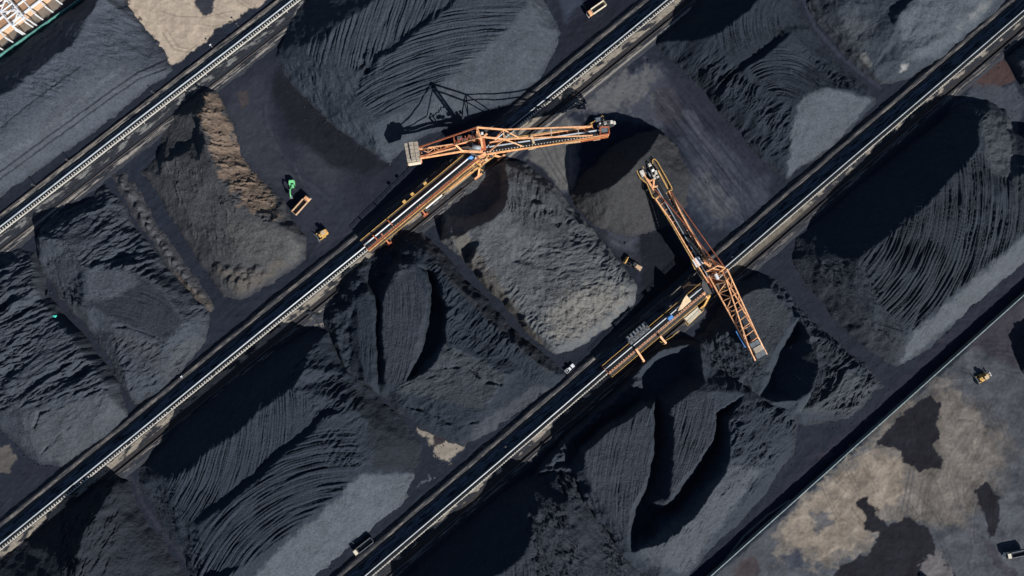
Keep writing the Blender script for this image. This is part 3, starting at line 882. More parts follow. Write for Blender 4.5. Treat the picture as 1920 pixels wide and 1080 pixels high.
build_pile('low bulldozed coal heap on the left edge with long dark gullies and smooth lower lip',
    [(-70, 525), (-10, 480), (40, 462), (64, 470), (95, 555), (160, 630), (222, 715), (243, 780), (205, 826), (120, 876), (75, 876), (34, 835), (-10, 800), (-70, 790)],
    [[(-40, 560, 8), (15, 510, 7), (50, 500, 6), (80, 570, 7), (140, 640, 8), (190, 710, 8), (205, 745, 7)],
     [(-40, 640, 9), (40, 600, 9), (90, 650, 9), (140, 720, 9), (160, 745, 8.5), (90, 755, 8.5), (40, 775, 7)],
     [(60, 820, 5), (120, 812, 5), (190, 780, 5)]],
    [('gully', [(-30, 490), (60, 480), (120, 600), (220, 730), (150, 745), (60, 760), (-40, 780)], -27, 25, 3.6, 3.1, 9),
     ('gully', [(-30, 490), (60, 480), (120, 600), (220, 730), (150, 745), (60, 760), (-40, 780)], -30, 9, 3, 1.1, 5),
     ('gully', [(40, 770), (200, 730), (240, 780), (100, 870)], -35, 20, 3, .55, 9),
     ('cut', None, [(64, 800), (72, 775), (110, 762), (160, 738), (215, 722)], 3, 1.2), ('cut', None, [(76, 850), (110, 815), (130, 800)], 2, .6),
     ('flat', None, [(62, 475), (100, 555), (150, 600), (200, 660), (240, 745)], 9)],
    base=BLUEG, seed=3, patches=[([(36, 830), (40, 775), (110, 765), (205, 735), (240, 780), (120, 876)], (0.0562, 0.0635, 0.0762), 7, 8, .9),
                                 ([(65, 490), (100, 560), (150, 605), (200, 665), (240, 745)], (0.0211, 0.0239, 0.0311), 'line', 8, .7)])

build_pile('dozed stockpile on the left with a smooth grey flat top ringed by rough gullies',
    [(64, 452), (78, 420), (100, 405), (150, 382), (198, 340), (222, 368), (268, 440), (330, 520), (398, 585), (388, 640), (348, 690), (305, 742), (252, 764), (225, 720), (170, 622), (110, 560), (76, 500)],
    [[(70, 447, 8), (92, 446, 10), (118, 447, 10), (136, 462, 10), (160, 500, 10), (158, 545, 9), (162, 575, 9), (215, 607, 8.5), (310, 650, 7), (348, 603, 8), (302, 538, 9.5), (252, 508, 10), (168, 503, 10)],
     [(125, 415, 5.5), (150, 405, 5), (200, 385, 5), (220, 420, 4.5), (262, 470, 4.5), (330, 545, 4), (368, 590, 3.5)],
     [(212, 622, 6.5), (260, 640, 6), (305, 665, 5), (285, 690, 4.5), (235, 700, 5)]],
    [('gully', [(64, 440), (150, 380), (210, 340), (290, 470), (395, 585), (350, 600), (300, 535), (250, 505), (160, 500), (130, 470)], -28, 13, 3, 2.3, 8),
     ('gully', [(120, 450), (165, 500), (155, 560), (180, 590), (120, 560), (80, 490)], 50, 8, 2.5, 1.2, 5),
     ('gully', [(200, 610), (310, 650), (350, 600), (395, 590), (340, 700), (250, 760)], -30, 12, 2, 1.2, 7),
     ('arc', [(170, 545), (300, 545), (342, 602), (310, 642), (225, 602), (165, 570)], ((183, 560), (267, 572), (333, 620)), 9, .22),
     ('cut', None, [(214, 612), (240, 614), (280, 626), (310, 644)], 2.5, .9)],
    base=BLUEG, seed=4, patches=[([(166, 508), (250, 512), (296, 540), (342, 600), (308, 640), (225, 603), (165, 570)], (0.0259, 0.0308, 0.0410), 4, 5, 1),
                                 ([(166, 506), (250, 511), (262, 530), (215, 560), (160, 568)], (0.0607, 0.0695, 0.0855), 5, 7, .9),
                                 ([(212, 615), (300, 648), (312, 668), (300, 690), (215, 655)], (0.0454, 0.0498, 0.0606), 4, 7, .8),
                                 ([(300, 700), (330, 650), (395, 620), (380, 650), (320, 720)], (0.0535, 0.0595, 0.0694), 6, 7, .7)])

build_pile('low windrow of small dumped heaps between two haul paths, left of the brown cut pile',
    [(205, 322), (232, 318), (262, 350), (300, 420), (345, 490), (392, 545), (408, 580), (398, 592), (370, 575), (330, 530), (290, 470), (250, 410), (218, 360)],
    [[(222, 336, .9), (250, 368, 1.2), (280, 420, 1.2), (318, 480, 1.2), (360, 535, 1.1), (392, 572, .8)]],
    [('heaps', None, [(222, 330), (250, 368), (280, 420), (318, 480), (360, 540), (398, 582)], 9, 11, 2.6), ('gully', None, -30, 9, 2, .35, 5)], base=(0.0622, 0.0635, 0.0693), seed=5, rough=.8,
    patches=[([(330, 510), (400, 570), (395, 590), (340, 545)], (0.0850, 0.0700, 0.0580), 6, 6, .7)])

build_pile('brown coal stockpile with a gullied tan cut face, left of the green excavator',
    [(302, 248), (322, 214), (350, 186), (382, 168), (408, 170), (428, 212), (442, 262), (470, 318), (505, 345), (535, 378), (546, 412), (576, 448), (572, 486), (512, 532), (450, 562), (415, 556), (392, 520), (345, 450), (298, 372), (262, 320), (292, 290)],
    [[(388, 176, 4), (378, 214, 9.5), (376, 236, 11), (386, 262, 11.5), (396, 295, 11.5), (412, 335, 11), (440, 372, 10.2), (478, 402, 9), (512, 418, 8.5), (540, 434, 7), (552, 456, 5)],
     [(316, 258, 1), (345, 275, 2.5), (372, 258, 4.5)], [(305, 300, 5), (340, 292, 7), (372, 300, 9)],
     [(300, 330, 3.5), (350, 400, 6), (405, 470, 7), (440, 490, 7), (500, 500, 5.5), (540, 478, 4)],
     [(380, 350, 9), (430, 415, 8.5), (490, 440, 8)], [(410, 520, 3), (450, 535, 3), (500, 515, 3)]],
    [('gully', [(372, 172), (412, 172), (440, 260), (500, 340), (548, 405), (500, 420), (430, 380), (390, 300), (372, 230)], 10, 11, 3.2, 2.9, 9), ('lump', [(380, 178), (405, 176), (470, 320), (540, 400), (500, 415), (420, 340), (385, 260)], 9, 1.5),
     ('gully', [(300, 290), (375, 290), (450, 390), (430, 440), (400, 480), (350, 430)], 70, 10, 3.5, 1.5, 10),
     ('heaps', [(400, 490), (500, 500), (500, 540), (430, 555)], [(405, 505), (500, 515), (425, 530), (490, 540)], 9, 10, 2.2), ('gully', [(380, 420), (450, 420), (440, 480), (400, 480)], 65, 9, 3, 1.0, 6),
     ('lump', [(430, 410), (560, 440), (560, 500), (440, 490)], 22, .7)],
    base=WARMG, seed=6,
    patches=[([(378, 176), (410, 172), (432, 235), (465, 310), (500, 350), (520, 405), (470, 395), (420, 335), (395, 280), (378, 230)], (0.155, 0.114, 0.086), 6, 20, .9),
             ([(425, 415), (480, 412), (545, 440), (570, 462), (560, 486), (500, 505), (440, 480)], (0.070, 0.0705, 0.072), 8, 9, .95),
             ([(300, 300), (370, 300), (400, 380), (380, 430), (320, 380)], (0.0560, 0.0579, 0.0644), 8, 8, .7),
             ([(400, 500), (500, 510), (520, 480), (540, 500), (450, 555)], (0.0720, 0.0640, 0.0580), 6, 10, .7)])

build_pile('dark stockpile in the lower left corner with a jagged crest beside a curving haul path',
    [(-60, 1130), (-20, 1050), (40, 1010), (115, 955), (170, 908), (205, 890), (238, 900), (258, 945), (292, 1000), (340, 1060), (372, 1120), (372, 1180), (-60, 1180)],
    [[(212, 903, 5), (205, 925, 9), (184, 962, 14), (160, 1000, 17), (148, 1030, 18), (138, 1075, 18), (128, 1140, 18)],
     [(222, 918, 5), (214, 950, 8), (206, 1000, 10), (196, 1060, 11), (190, 1140, 11)], [(248, 985, 5), (282, 1060, 5), (300, 1140, 5)]],
    [('gully', [(120, 920), (222, 900), (222, 960), (200, 1090), (110, 1100)], -62, 8, 5, 1.7, 5), ('gully', [(200, 940), (260, 960), (350, 1100), (200, 1100)], 35, 22, 2, .8, 8)],
    base=(0.0159, 0.0195, 0.0266), seed=7)

build_pile('long stockpile at the lower left with fan grooves, dark furrow and a pale smooth apron',
    [(256, 905), (266, 870), (330, 795), (440, 706), (545, 635), (585, 618), (620, 618), (648, 680), (705, 738), (762, 790), (800, 835), (832, 884), (765, 935), (690, 1000), (625, 1055), (560, 1105), (450, 1165), (380, 1165), (345, 1050), (292, 970)],
    [[(290, 903, 4.5), (323, 903, 11), (373, 867, 16.5), (427, 823, 17.5), (477, 780, 17.5), (547, 730, 17.5), (572, 690, 16.5), (588, 650, 9), (598, 630, 3)],
     [(330, 985, 6), (358, 980, 10), (420, 937, 12.3), (498, 870, 13.3), (580, 803, 14), (640, 748, 12)],
     [(336, 994, 6), (371, 988, 12.2), (428, 947, 15.2), (507, 879, 16.3), (590, 812, 16.6), (648, 756, 13)],
     [(395, 1110, 11.5), (460, 1062, 11.8), (540, 1000, 12), (600, 952, 12), (650, 908, 12), (678, 886, 11.5), (700, 850, 9.5), (700, 800, 8)],
     [(300, 930, 2.5), (340, 1010, 4), (370, 1080, 5)], [(640, 700, 6), (690, 760, 4.5), (760, 820, 3)]],
    [('arc', [(310, 900), (427, 818), (547, 725), (590, 760), (500, 868), (358, 978), (330, 965)], ((480, 775), (476, 830), (462, 893)), 7.5, .7),
     ('arc', [(360, 1000), (430, 945), (507, 878), (600, 800), (660, 800), (680, 885), (540, 1000), (400, 1110), (365, 1080)], ((383, 990), (500, 890), (640, 850)), 8.5, .85),
     ('gully', [(545, 700), (585, 640), (640, 690), (690, 760), (640, 780), (590, 790), (555, 750)], -40, 11, 3, 1.5, 7),
     ('gully', [(290, 900), (325, 900), (350, 980), (330, 1000), (280, 940)], 48, 7, 3, .9, 4), ('gully', [(330, 980), (380, 1000), (400, 1100), (350, 1060)], 48, 9, 3, 1.0, 5),
     ('gully', [(600, 810), (690, 770), (720, 820), (680, 880), (610, 870)], -48, 10, 3, 1.0, 6),
     ('gully', [(540, 1000), (690, 880), (700, 930), (560, 1050), (440, 1110), (430, 1080)], -68, 5, 3.5, .28, 3)],
    base=(0.0200, 0.0262, 0.0365), seed=8, rough=.6,
    patches=[([(450, 1110), (540, 1012), (610, 958), (676, 889), (835, 886), (690, 1005), (560, 1110)], (0.0702, 0.0809, 0.0972), 5, 8, 1),
             ([(640, 710), (700, 750), (800, 840), (824, 882), (700, 884), (690, 800)], (0.0153, 0.0194, 0.0270), 7, 9, .9)])

build_pile('broken mixed stockpile in the middle with two curved striped benches over deep black trenches',
    [(604, 600), (612, 570), (640, 515), (690, 468), (748, 436), (790, 432), (838, 478), (880, 530), (960, 612), (1040, 680), (1064, 704), (1020, 742), (930, 806), (870, 838), (780, 800), (715, 745), (655, 700), (618, 640)],
    [[(762, 448, 5), (800, 470, 9), (850, 525, 10.5), (905, 590, 10.5), (965, 645, 9.5), (1015, 685, 7), (1045, 702, 3)],
     [(806, 500, 10), (827, 535, 11.5), (836, 580, 12), (840, 640, 11), (822, 664, 9), (798, 692, 8), (745, 730, 7)],
     [(800, 506, 2.5), (814, 545, 1.5), (809, 590, 1), (803, 630, 1), (790, 670, 1.5), (768, 708, 2.5)],
     [(822, 560, 1.5), (826, 620, 1.2), (812, 655, 1.5)],
     [(745, 496, 10), (782, 498, 10), (801, 520, 9.7), (804, 548, 9.5), (795, 590, 9), (786, 630, 8.2), (760, 715, 7.5), (722, 724, 7.5), (718, 650, 8.5), (714, 565, 9.5), (745, 496, 10)],
     [(708, 560, 3), (709, 640, 2.5), (708, 722, 3)],
     [(668, 560, 8), (690, 548, 8.2), (703, 600, 7.5), (702, 650, 7), (698, 720, 6.5), (682, 716, 6.5), (674, 640, 7), (668, 560, 8)],
     [(655, 600, 4), (660, 660, 4), (672, 705, 4)], [(625, 600, 5), (635, 650, 5), (650, 690, 4)],
     [(672, 505, 3), (692, 498, 1.5), (722, 476, 2), (748, 462, 4)], [(700, 545, 2), (728, 500, 2.5), (742, 484, 3)],
     [(830, 650, 8), (890, 668, 8), (950, 706, 7), (905, 770, 6.5), (800, 745, 6.5), (740, 735, 6.5)],
     [(960, 715, 4), (915, 785, 3.5), (860, 815, 3), (780, 775, 3.5)], [(870, 600, 7.5), (920, 650, 6.5), (980, 695, 4)]],
    [('gully', [(790, 470), (850, 520), (960, 640), (1050, 700), (1000, 715), (900, 665), (840, 640), (828, 560)], -48, 12, 3.2, 1.7, 7),
     ('gully', [(830, 640), (960, 700), (920, 790), (860, 830), (720, 740), (800, 690)], -20, 22, 2, 1.1, 9), ('cut', None, [(835, 690), (880, 688), (905, 715), (940, 720)], 2.5, 1.6), ('cut', None, [(760, 760), (810, 775), (860, 800), (895, 790)], 3, 1.6),
     ('arc', [(742, 500), (776, 500), (802, 560), (796, 640), (770, 715), (722, 722), (716, 570)], ((752, 510), (757, 600), (738, 700)), 6, .32),
     ('arc', [(668, 560), (690, 550), (702, 640), (696, 720), (680, 714)], ((680, 560), (690, 640), (690, 710)), 5, .3),
     ('lump', [(610, 560), (760, 440), (790, 480), (720, 540), (660, 560), (660, 700), (620, 640)], 18, 2.2)],
    base=(0.0166, 0.0222, 0.0313), seed=9,
    patches=[([(790, 445), (850, 520), (910, 585), (1030, 690)], (0.0247, 0.0273, 0.0343), 'line', 11, .8),
             ([(742, 500), (776, 500), (802, 560), (796, 640), (770, 715), (722, 722), (716, 570)], (0.0286, 0.0346, 0.0464), 3, 4, .9),
             ([(832, 645), (890, 668), (950, 704), (905, 770), (800, 745), (740, 735)], (0.0421, 0.0491, 0.0597), 4, 6, .8),
             ([(890, 800), (1010, 720), (1040, 735), (880, 835)], (0.0461, 0.0515, 0.0636), 5, 6, .8)])

build_pile('olive grey flat topped stockpile in the centre of the yard between the two stackers',
    [(826, 452), (822, 405), (836, 352), (876, 318), (940, 298), (986, 303), (1042, 350), (1100, 418), (1160, 486), (1195, 528), (1190, 570), (1135, 622), (1085, 652), (1040, 666), (1000, 634), (930, 556), (868, 490)],
    [[(950, 306, 7), (951, 340, 10), (949, 384, 11), (920, 412, 11), (884, 432, 10), (846, 446, 9)],
     [(838, 378, 1), (874, 340, 1), (926, 312, 1.5)], [(940, 328, 1), (938, 374, 1.2), (908, 398, 1.2), (868, 410, 1.2), (840, 405, 1.2)],
     [(880, 488, 9), (940, 550, 9), (1005, 622, 8.5), (1042, 652, 7.5), (1085, 636, 6), (1130, 606, 6), (1178, 560, 6), (1180, 532, 6.5), (1145, 488, 8), (1090, 425, 8.5), (1035, 365, 8.5), (985, 318, 7)],
     [(962, 492, 9.2), (985, 500, 9.4), (1008, 512, 9.4), (1012, 536, 9.4)], [(968, 486, 8.0), (1000, 496, 8), (1016, 510, 8), (1020, 536, 8.2)],
     [(1040, 560, 10), (1080, 545, 9.8), (1120, 545, 9)], [(900, 450, 10), (960, 440, 9.6), (1030, 440, 9.2)]],
    [('gully', [(935, 310), (1000, 320), (1060, 400), (1010, 440), (960, 410), (940, 360)], 85, 10, 4, 1.0, 7), ('gully', [(1000, 450), (1100, 430), (1180, 520), (1120, 540), (1020, 530)], -10, 10, 4, .8, 7),
     ('gully', [(960, 470), (1020, 440), (1010, 490), (970, 490)], -40, 8, 3, .9, 5), ('gully', [(1050, 400), (1100, 420), (1190, 520), (1150, 540)], -50, 11, 2, 1.5, 7),
     ('gully', [(840, 440), (930, 430), (960, 520), (1040, 640), (1000, 620)], -40, 9, 3, .9, 7), ('gully', [(960, 540), (1120, 530), (1190, 560), (1050, 660)], 20, 11, 2, .55, 9), ('lump', None, 30, .6),
     ('lump', [(960, 600), (1190, 500), (1190, 580), (1040, 660)], 11, 1.0)]
    + [('cut', None, [(x, y), (x + 8, y + 3)], 5, 1.5) for x, y in ((1003, 374), (1022, 392), (1040, 415), (1074, 450), (1072, 436))],
    base=(0.078, 0.083, 0.088), seed=10, rough=1.0,
    patches=[([(1010, 600), (1060, 540), (1130, 530), (1180, 545), (1170, 575), (1090, 630), (1040, 640)], (0.138, 0.135, 0.128), 18, 24, .9),
             ([(1060, 560), (1120, 545), (1160, 560), (1100, 610)], (0.170, 0.162, 0.150), 14, 20, .6),
             ([(950, 300), (1000, 310), (1100, 430), (1150, 490), (1060, 470), (960, 420)], (0.0531, 0.0590, 0.0666), 12, 12, .8),
             ([(840, 445), (900, 530), (1000, 640), (1020, 645), (930, 520), (870, 430)], (0.0800, 0.0680, 0.0550), 5, 8, .6)])

build_pile('smooth brown coal cone under the tip of the right pointing stacker boom',
    [(1068, 366), (1096, 410), (1128, 434), (1170, 446), (1216, 440), (1262, 420), (1290, 388), (1294, 330), (1270, 276), (1236, 240), (1196, 246), (1140, 280), (1090, 325)],
    [[(1090, 366, 5), (1120, 359, 12), (1150, 347, 17), (1180, 323, 18.5), (1203, 299, 18.5), (1226, 268, 14), (1240, 247, 7)], [(1180, 392, 8), (1240, 370, 8), (1258, 320, 8)]],
    [('gully', [(1100, 360), (1180, 360), (1180, 440), (1110, 420)], 62, 9, 4, .5, 6), ('lump', None, 30, .6)], base=(0.0349, 0.0347, 0.0365), seed=11, rough=.4,
    patches=[([(1200, 300), (1245, 250), (1290, 330), (1270, 400), (1220, 380)], (0.0237, 0.0249, 0.0292), 14, 10, .8)])

build_pile('ridged stockpile at the upper right with two grooved benches and a pale wedge shaped apron',
    [(1228, 82), (1262, 40), (1330, -20), (1440, -80), (1475, -70), (1490, -10), (1520, 52), (1565, 108), (1632, 165), (1642, 192), (1592, 250), (1532, 300), (1474, 336), (1440, 310), (1385, 250), (1315, 165), (1262, 118)],
    [[(1250, 80, 4), (1290, 77, 8), (1336, 68, 14), (1346, 60, 15.5), (1403, 20, 17.5), (1440, -20, 17.5), (1460, -65, 17)],
     [(1372, 140, 9), (1398, 114, 11.8), (1456, 78, 13.2), (1476, 50, 14)], [(1378, 148, 10), (1404, 122, 14.2), (1463, 86, 15.6), (1486, 58, 15)],
     [(1476, 295, 5), (1486, 240, 9), (1492, 198, 12.5), (1512, 174, 13.5), (1540, 162, 13.5), (1600, 170, 9), (1622, 180, 5)],
     [(1300, 110, 7), (1350, 160, 8.5), (1400, 210, 8.5), (1450, 262, 7), (1470, 310, 3)], [(1440, 160, 12.5), (1480, 140, 13.5)], [(1530, 120, 9), (1590, 150, 5)]],
    [('arc', [(1338, 66), (1400, 18), (1450, 0), (1470, 60), (1400, 118), (1360, 100)], ((1388, 38), (1395, 75), (1412, 108)), 6.5, .75),
     ('arc', [(1404, 125), (1462, 88), (1530, 120), (1545, 160), (1500, 190), (1440, 170)], ((1422, 138), (1467, 128), (1530, 160)), 7, .8),
     ('gully', [(1240, 90), (1340, 80), (1390, 140), (1440, 175), (1490, 200), (1478, 320), (1380, 245), (1300, 150)], -50, 14, 3, 1.9, 9),
     ('gully', [(1480, 70), (1530, 110), (1620, 170), (1570, 165), (1530, 120)], -45, 8, 2, 1.3, 5),
     ('gully', [(1500, 175), (1620, 180), (1560, 270), (1480, 320)], 75, 9, 4, .25, 4)],
    base=(0.0166, 0.0222, 0.0313), seed=12, rough=.6,
    patches=[([(1476, 330), (1484, 250), (1494, 200), (1515, 176), (1545, 164), (1638, 186), (1560, 275)], (0.0647, 0.0749, 0.0905), 4, 6, 1)])

build_pile('broad dusty grey stockpile at the top right with white powdery spots along its foot',
    [(1490, -80), (1508, 10), (1545, 62), (1590, 112), (1650, 162), (1705, 150), (1765, 112), (1862, 34), (1905, -20), (1905, -90)],
    [[(1560, -60, 8), (1570, 20, 6), (1600, 80, 4.5), (1640, 125, 4)], [(1640, -60, 12), (1660, 20, 9), (1680, 80, 6)], [(1680, 60, 10), (1690, 20, 13), (1740, -20, 14), (1800, -60, 14)], [(1700, 110, 6), (1780, 60, 8), (1850, -10, 8)]],
    [('lump', None, 34, 1.3), ('gully', [(1500, -40), (1600, 20), (1700, 0), (1640, -60)], 25, 12, 3, .8, 8), ('gully', [(1680, 20), (1860, 0), (1760, 110), (1690, 120)], 78, 8, 4, .2, 4),
     ('cut', None, [(1520, 8), (1535, 30), (1560, 60), (1600, 100), (1640, 150)], 3, .7)],
    base=(0.0309, 0.0380, 0.0488), seed=13, rough=.7,
    patches=[([(1686, 30), (1730, -10), (1880, -30), (1840, 35), (1760, 105), (1690, 115)], (0.0702, 0.0821, 0.0985), 10, 10, .95),
             ([(1560, 60), (1600, 20), (1640, 50), (1610, 100)], (0.0724, 0.0809, 0.0934), 16, 14, .6),
             ([(1598, 100), (1622, 98), (1632, 122), (1620, 128), (1612, 108)], (0.20, 0.20, 0.185), 5, 10, .5), ([(1688, 122), (1702, 120), (1702, 132), (1690, 134)], (0.32, 0.32, 0.31), 4, 7, .7),
             ([(1830, 15), (1865, -5), (1850, 20), (1800, 50)], (0.16, 0.165, 0.165), 6, 10, .5),
             ([(1520, 0), (1536, 32), (1580, 84), (1650, 160)], (0.0233, 0.0271, 0.0348), 'line', 6, .7), ([(1500, -10), (1514, 20), (1530, 34)], (0.0233, 0.0271, 0.0348), 'line', 3, .7)])

build_pile('stockpile at the middle of the bottom edge, its steep gullied end throwing a black shadow',
    [(740, 1100), (770, 1070), (850, 1000), (930, 930), (968, 905), (1000, 890), (1040, 850), (1082, 820), (1096, 880), (1130, 960), (1175, 1025), (1215, 1090), (1240, 1180), (740, 1180)],
    [[(800, 1150, 17), (880, 1105, 18), (940, 1075, 18), (985, 1040, 18), (1000, 1000, 17), (1005, 960, 16), (1000, 925, 11), (1010, 905, 6)],
     [(1040, 880, 4.5), (1060, 940, 12), (1080, 1000, 14), (1100, 1080, 14), (1100, 1160, 14)], [(1075, 870, 3.5), (1120, 970, 8), (1165, 1050, 9), (1190, 1150, 9)]],
    [('gully', [(990, 920), (1040, 880), (1090, 900), (1190, 1090), (1000, 1090), (990, 1010)], 52, 12, 3.0, 2.3, 8), ('arc', [(930, 1085), (985, 1045), (1010, 1060), (1000, 1100), (920, 1110)], ((960, 1040), (965, 1080), (955, 1120)), 5, .4),
     ('flat', None, [(1035, 900), (1060, 945), (1090, 1000), (1130, 1060)], 7)],
    base=(0.0194, 0.0243, 0.0333), seed=14)

build_pile('stockpile with two pale striped benches beside deep black trenches, at the bottom right of centre',
    [(1000, 905), (1022, 856), (1078, 798), (1150, 732), (1200, 672), (1256, 634), (1310, 640), (1360, 690), (1420, 716), (1475, 742), (1502, 792), (1482, 862), (1405, 962), (1335, 1032), (1285, 1092), (1220, 1150), (1180, 1080), (1130, 990), (1080, 930), (1040, 900)],
    [[(1090, 880, 12), (1095, 850, 13.5), (1150, 800, 13.8), (1208, 758, 14), (1222, 764, 14), (1222, 820, 13.6), (1216, 890, 13.4), (1190, 945, 13), (1177, 1006, 12.2), (1150, 985, 12), (1110, 920, 12), (1090, 880, 12)],
     [(1070, 880, 6), (1100, 950, 9), (1150, 1015, 9)], [(1070, 866, 2.5), (1082, 842, 2), (1140, 792, 2), (1200, 748, 2)],
     [(1236, 740, 1.5), (1229, 777, 2), (1227, 847, 2), (1220, 890, 2), (1204, 940, 2), (1188, 990, 2.5)],
     [(1258, 764, 13.4), (1300, 734, 14), (1338, 732, 14), (1346, 770, 13.6), (1338, 830, 13.4), (1290, 892, 13.2), (1257, 938, 12.8), (1261, 895, 12.8), (1262, 800, 13.2), (1258, 764, 13.4)],
     [(1340, 774, 4), (1337, 837, 2), (1298, 899, 2), (1258, 942, 2), (1232, 962, 2), (1208, 990, 2)],
     [(1366, 790, 13), (1370, 830, 14.5), (1368, 862, 15), (1338, 925, 15), (1296, 974, 15), (1250, 1018, 15), (1208, 1028, 14), (1182, 1034, 11)],
     [(1420, 760, 10), (1440, 840, 10), (1370, 930, 11), (1300, 1000, 11), (1240, 1060, 10)], [(1462, 770, 6), (1470, 830, 5), (1400, 930, 5.5), (1320, 1020, 5)],
     [(1312, 660, 8), (1316, 690, 11), (1322, 715, 12.5), (1400, 740, 9)], [(1222, 690, 1.5), (1262, 668, 1.2), (1290, 676, 1.2), (1288, 700, 1.5), (1266, 716, 1.5), (1236, 740, 1.5)],
     [(1014, 884, 5), (1058, 832, 6), (1112, 786, 6.5), (1164, 738, 6.5), (1200, 694, 6), (1240, 652, 5), (1290, 648, 5)]],
    [('arc', [(1094, 850), (1210, 760), (1222, 770), (1216, 895), (1178, 1005), (1110, 920)], ((1195, 770), (1172, 860), (1160, 960)), 6.5, .32),
     ('arc', [(1262, 752), (1338, 734), (1345, 770), (1336, 830), (1252, 940)], ((1318, 745), (1296, 830), (1262, 920)), 6, .32),
     ('gully', [(1372, 760), (1480, 740), (1500, 800), (1450, 880), (1374, 870)], -48, 14, 2.6, 2.1, 8),
     ('gully', [(1370, 870), (1450, 880), (1290, 1080), (1220, 1040)], -55, 8, 2.6, .8, 7),
     ('gully', [(1010, 900), (1090, 890), (1170, 1010), (1150, 1030)], 60, 11, 2, 1.2, 5), ('lump', [(1010, 880), (1180, 705), (1200, 680), (1206, 712), (1080, 830), (1040, 880)], 16, 3.2), ('gully', [(1318, 655), (1345, 670), (1425, 730), (1345, 728)], 70, 11, 2.5, 1.8, 6)],
    base=(0.0222, 0.0283, 0.0384), seed=15,
    patches=[([(1094, 850), (1210, 760), (1222, 770), (1216, 895), (1178, 1005), (1110, 920)], (0.0309, 0.0372, 0.0497), 3, 4, .9), ([(1262, 752), (1338, 734), (1345, 770), (1336, 830), (1252, 940)], (0.0309, 0.0372, 0.0497), 3, 4, .9),
             ([(1366, 870), (1430, 880), (1290, 1070), (1220, 1060), (1200, 1030)], (0.0552, 0.0635, 0.0774), 8, 10, .9)])

build_pile('stockpile with smooth top and one black pit beneath the lattice rear arm of a stacker',
    [(1322, 618), (1345, 575), (1385, 528), (1420, 512), (1450, 518), (1485, 560), (1522, 600), (1582, 650), (1642, 700), (1658, 722), (1602, 782), (1510, 804), (1450, 775), (1400, 748), (1345, 712), (1290, 655), (1300, 630)],
    [[(1392, 556, 9), (1412, 542, 9.5), (1438, 538, 9.5), (1470, 562, 9), (1488, 592, 8.6), (1480, 616, 8.5), (1452, 655, 8.5), (1438, 690, 8), (1425, 690, 8), (1400, 655, 8), (1375, 615, 8), (1392, 556, 9)],
     [(1490, 618, 2), (1466, 655, 1), (1449, 700, 1), (1447, 735, 1.5)], [(1512, 722, 1), (1522, 690, 1), (1508, 650, 1.2)],
     [(1494, 592, 9), (1516, 630, 11.5), (1535, 668, 12.5), (1542, 695, 12.5), (1528, 726, 12), (1495, 750, 11), (1450, 756, 9)],
     [(1540, 630, 7), (1590, 690, 6), (1610, 720, 4)], [(1560, 740, 5), (1500, 775, 4)], [(1340, 640, 5), (1390, 710, 6), (1425, 745, 6)], [(1420, 524, 4), (1450, 532, 4)]],
    [('lump', None, 20, .25), ('gully', [(1505, 595), (1545, 620), (1650, 715), (1600, 780), (1480, 765), (1545, 722), (1550, 690), (1530, 640)], -48, 13, 2.2, 2.2, 8), ('gully', [(1300, 630), (1370, 610), (1440, 700), (1430, 750), (1360, 710)], 55, 11, 2, 1.7, 7),
     ('lump', [(1450, 515), (1490, 560), (1520, 610), (1480, 580), (1440, 540)], 10, 1.6)],
    base=(0.0232, 0.0294, 0.0398), seed=16,
    patches=[([(1376, 612), (1392, 556), (1412, 542), (1438, 540), (1485, 590), (1450, 655), (1430, 690)], (0.0351, 0.0420, 0.0517), 3, 3, 1),
             ([(1500, 770), (1560, 690), (1650, 715), (1600, 780)], (0.0465, 0.0539, 0.0642), 8, 9, .8)])

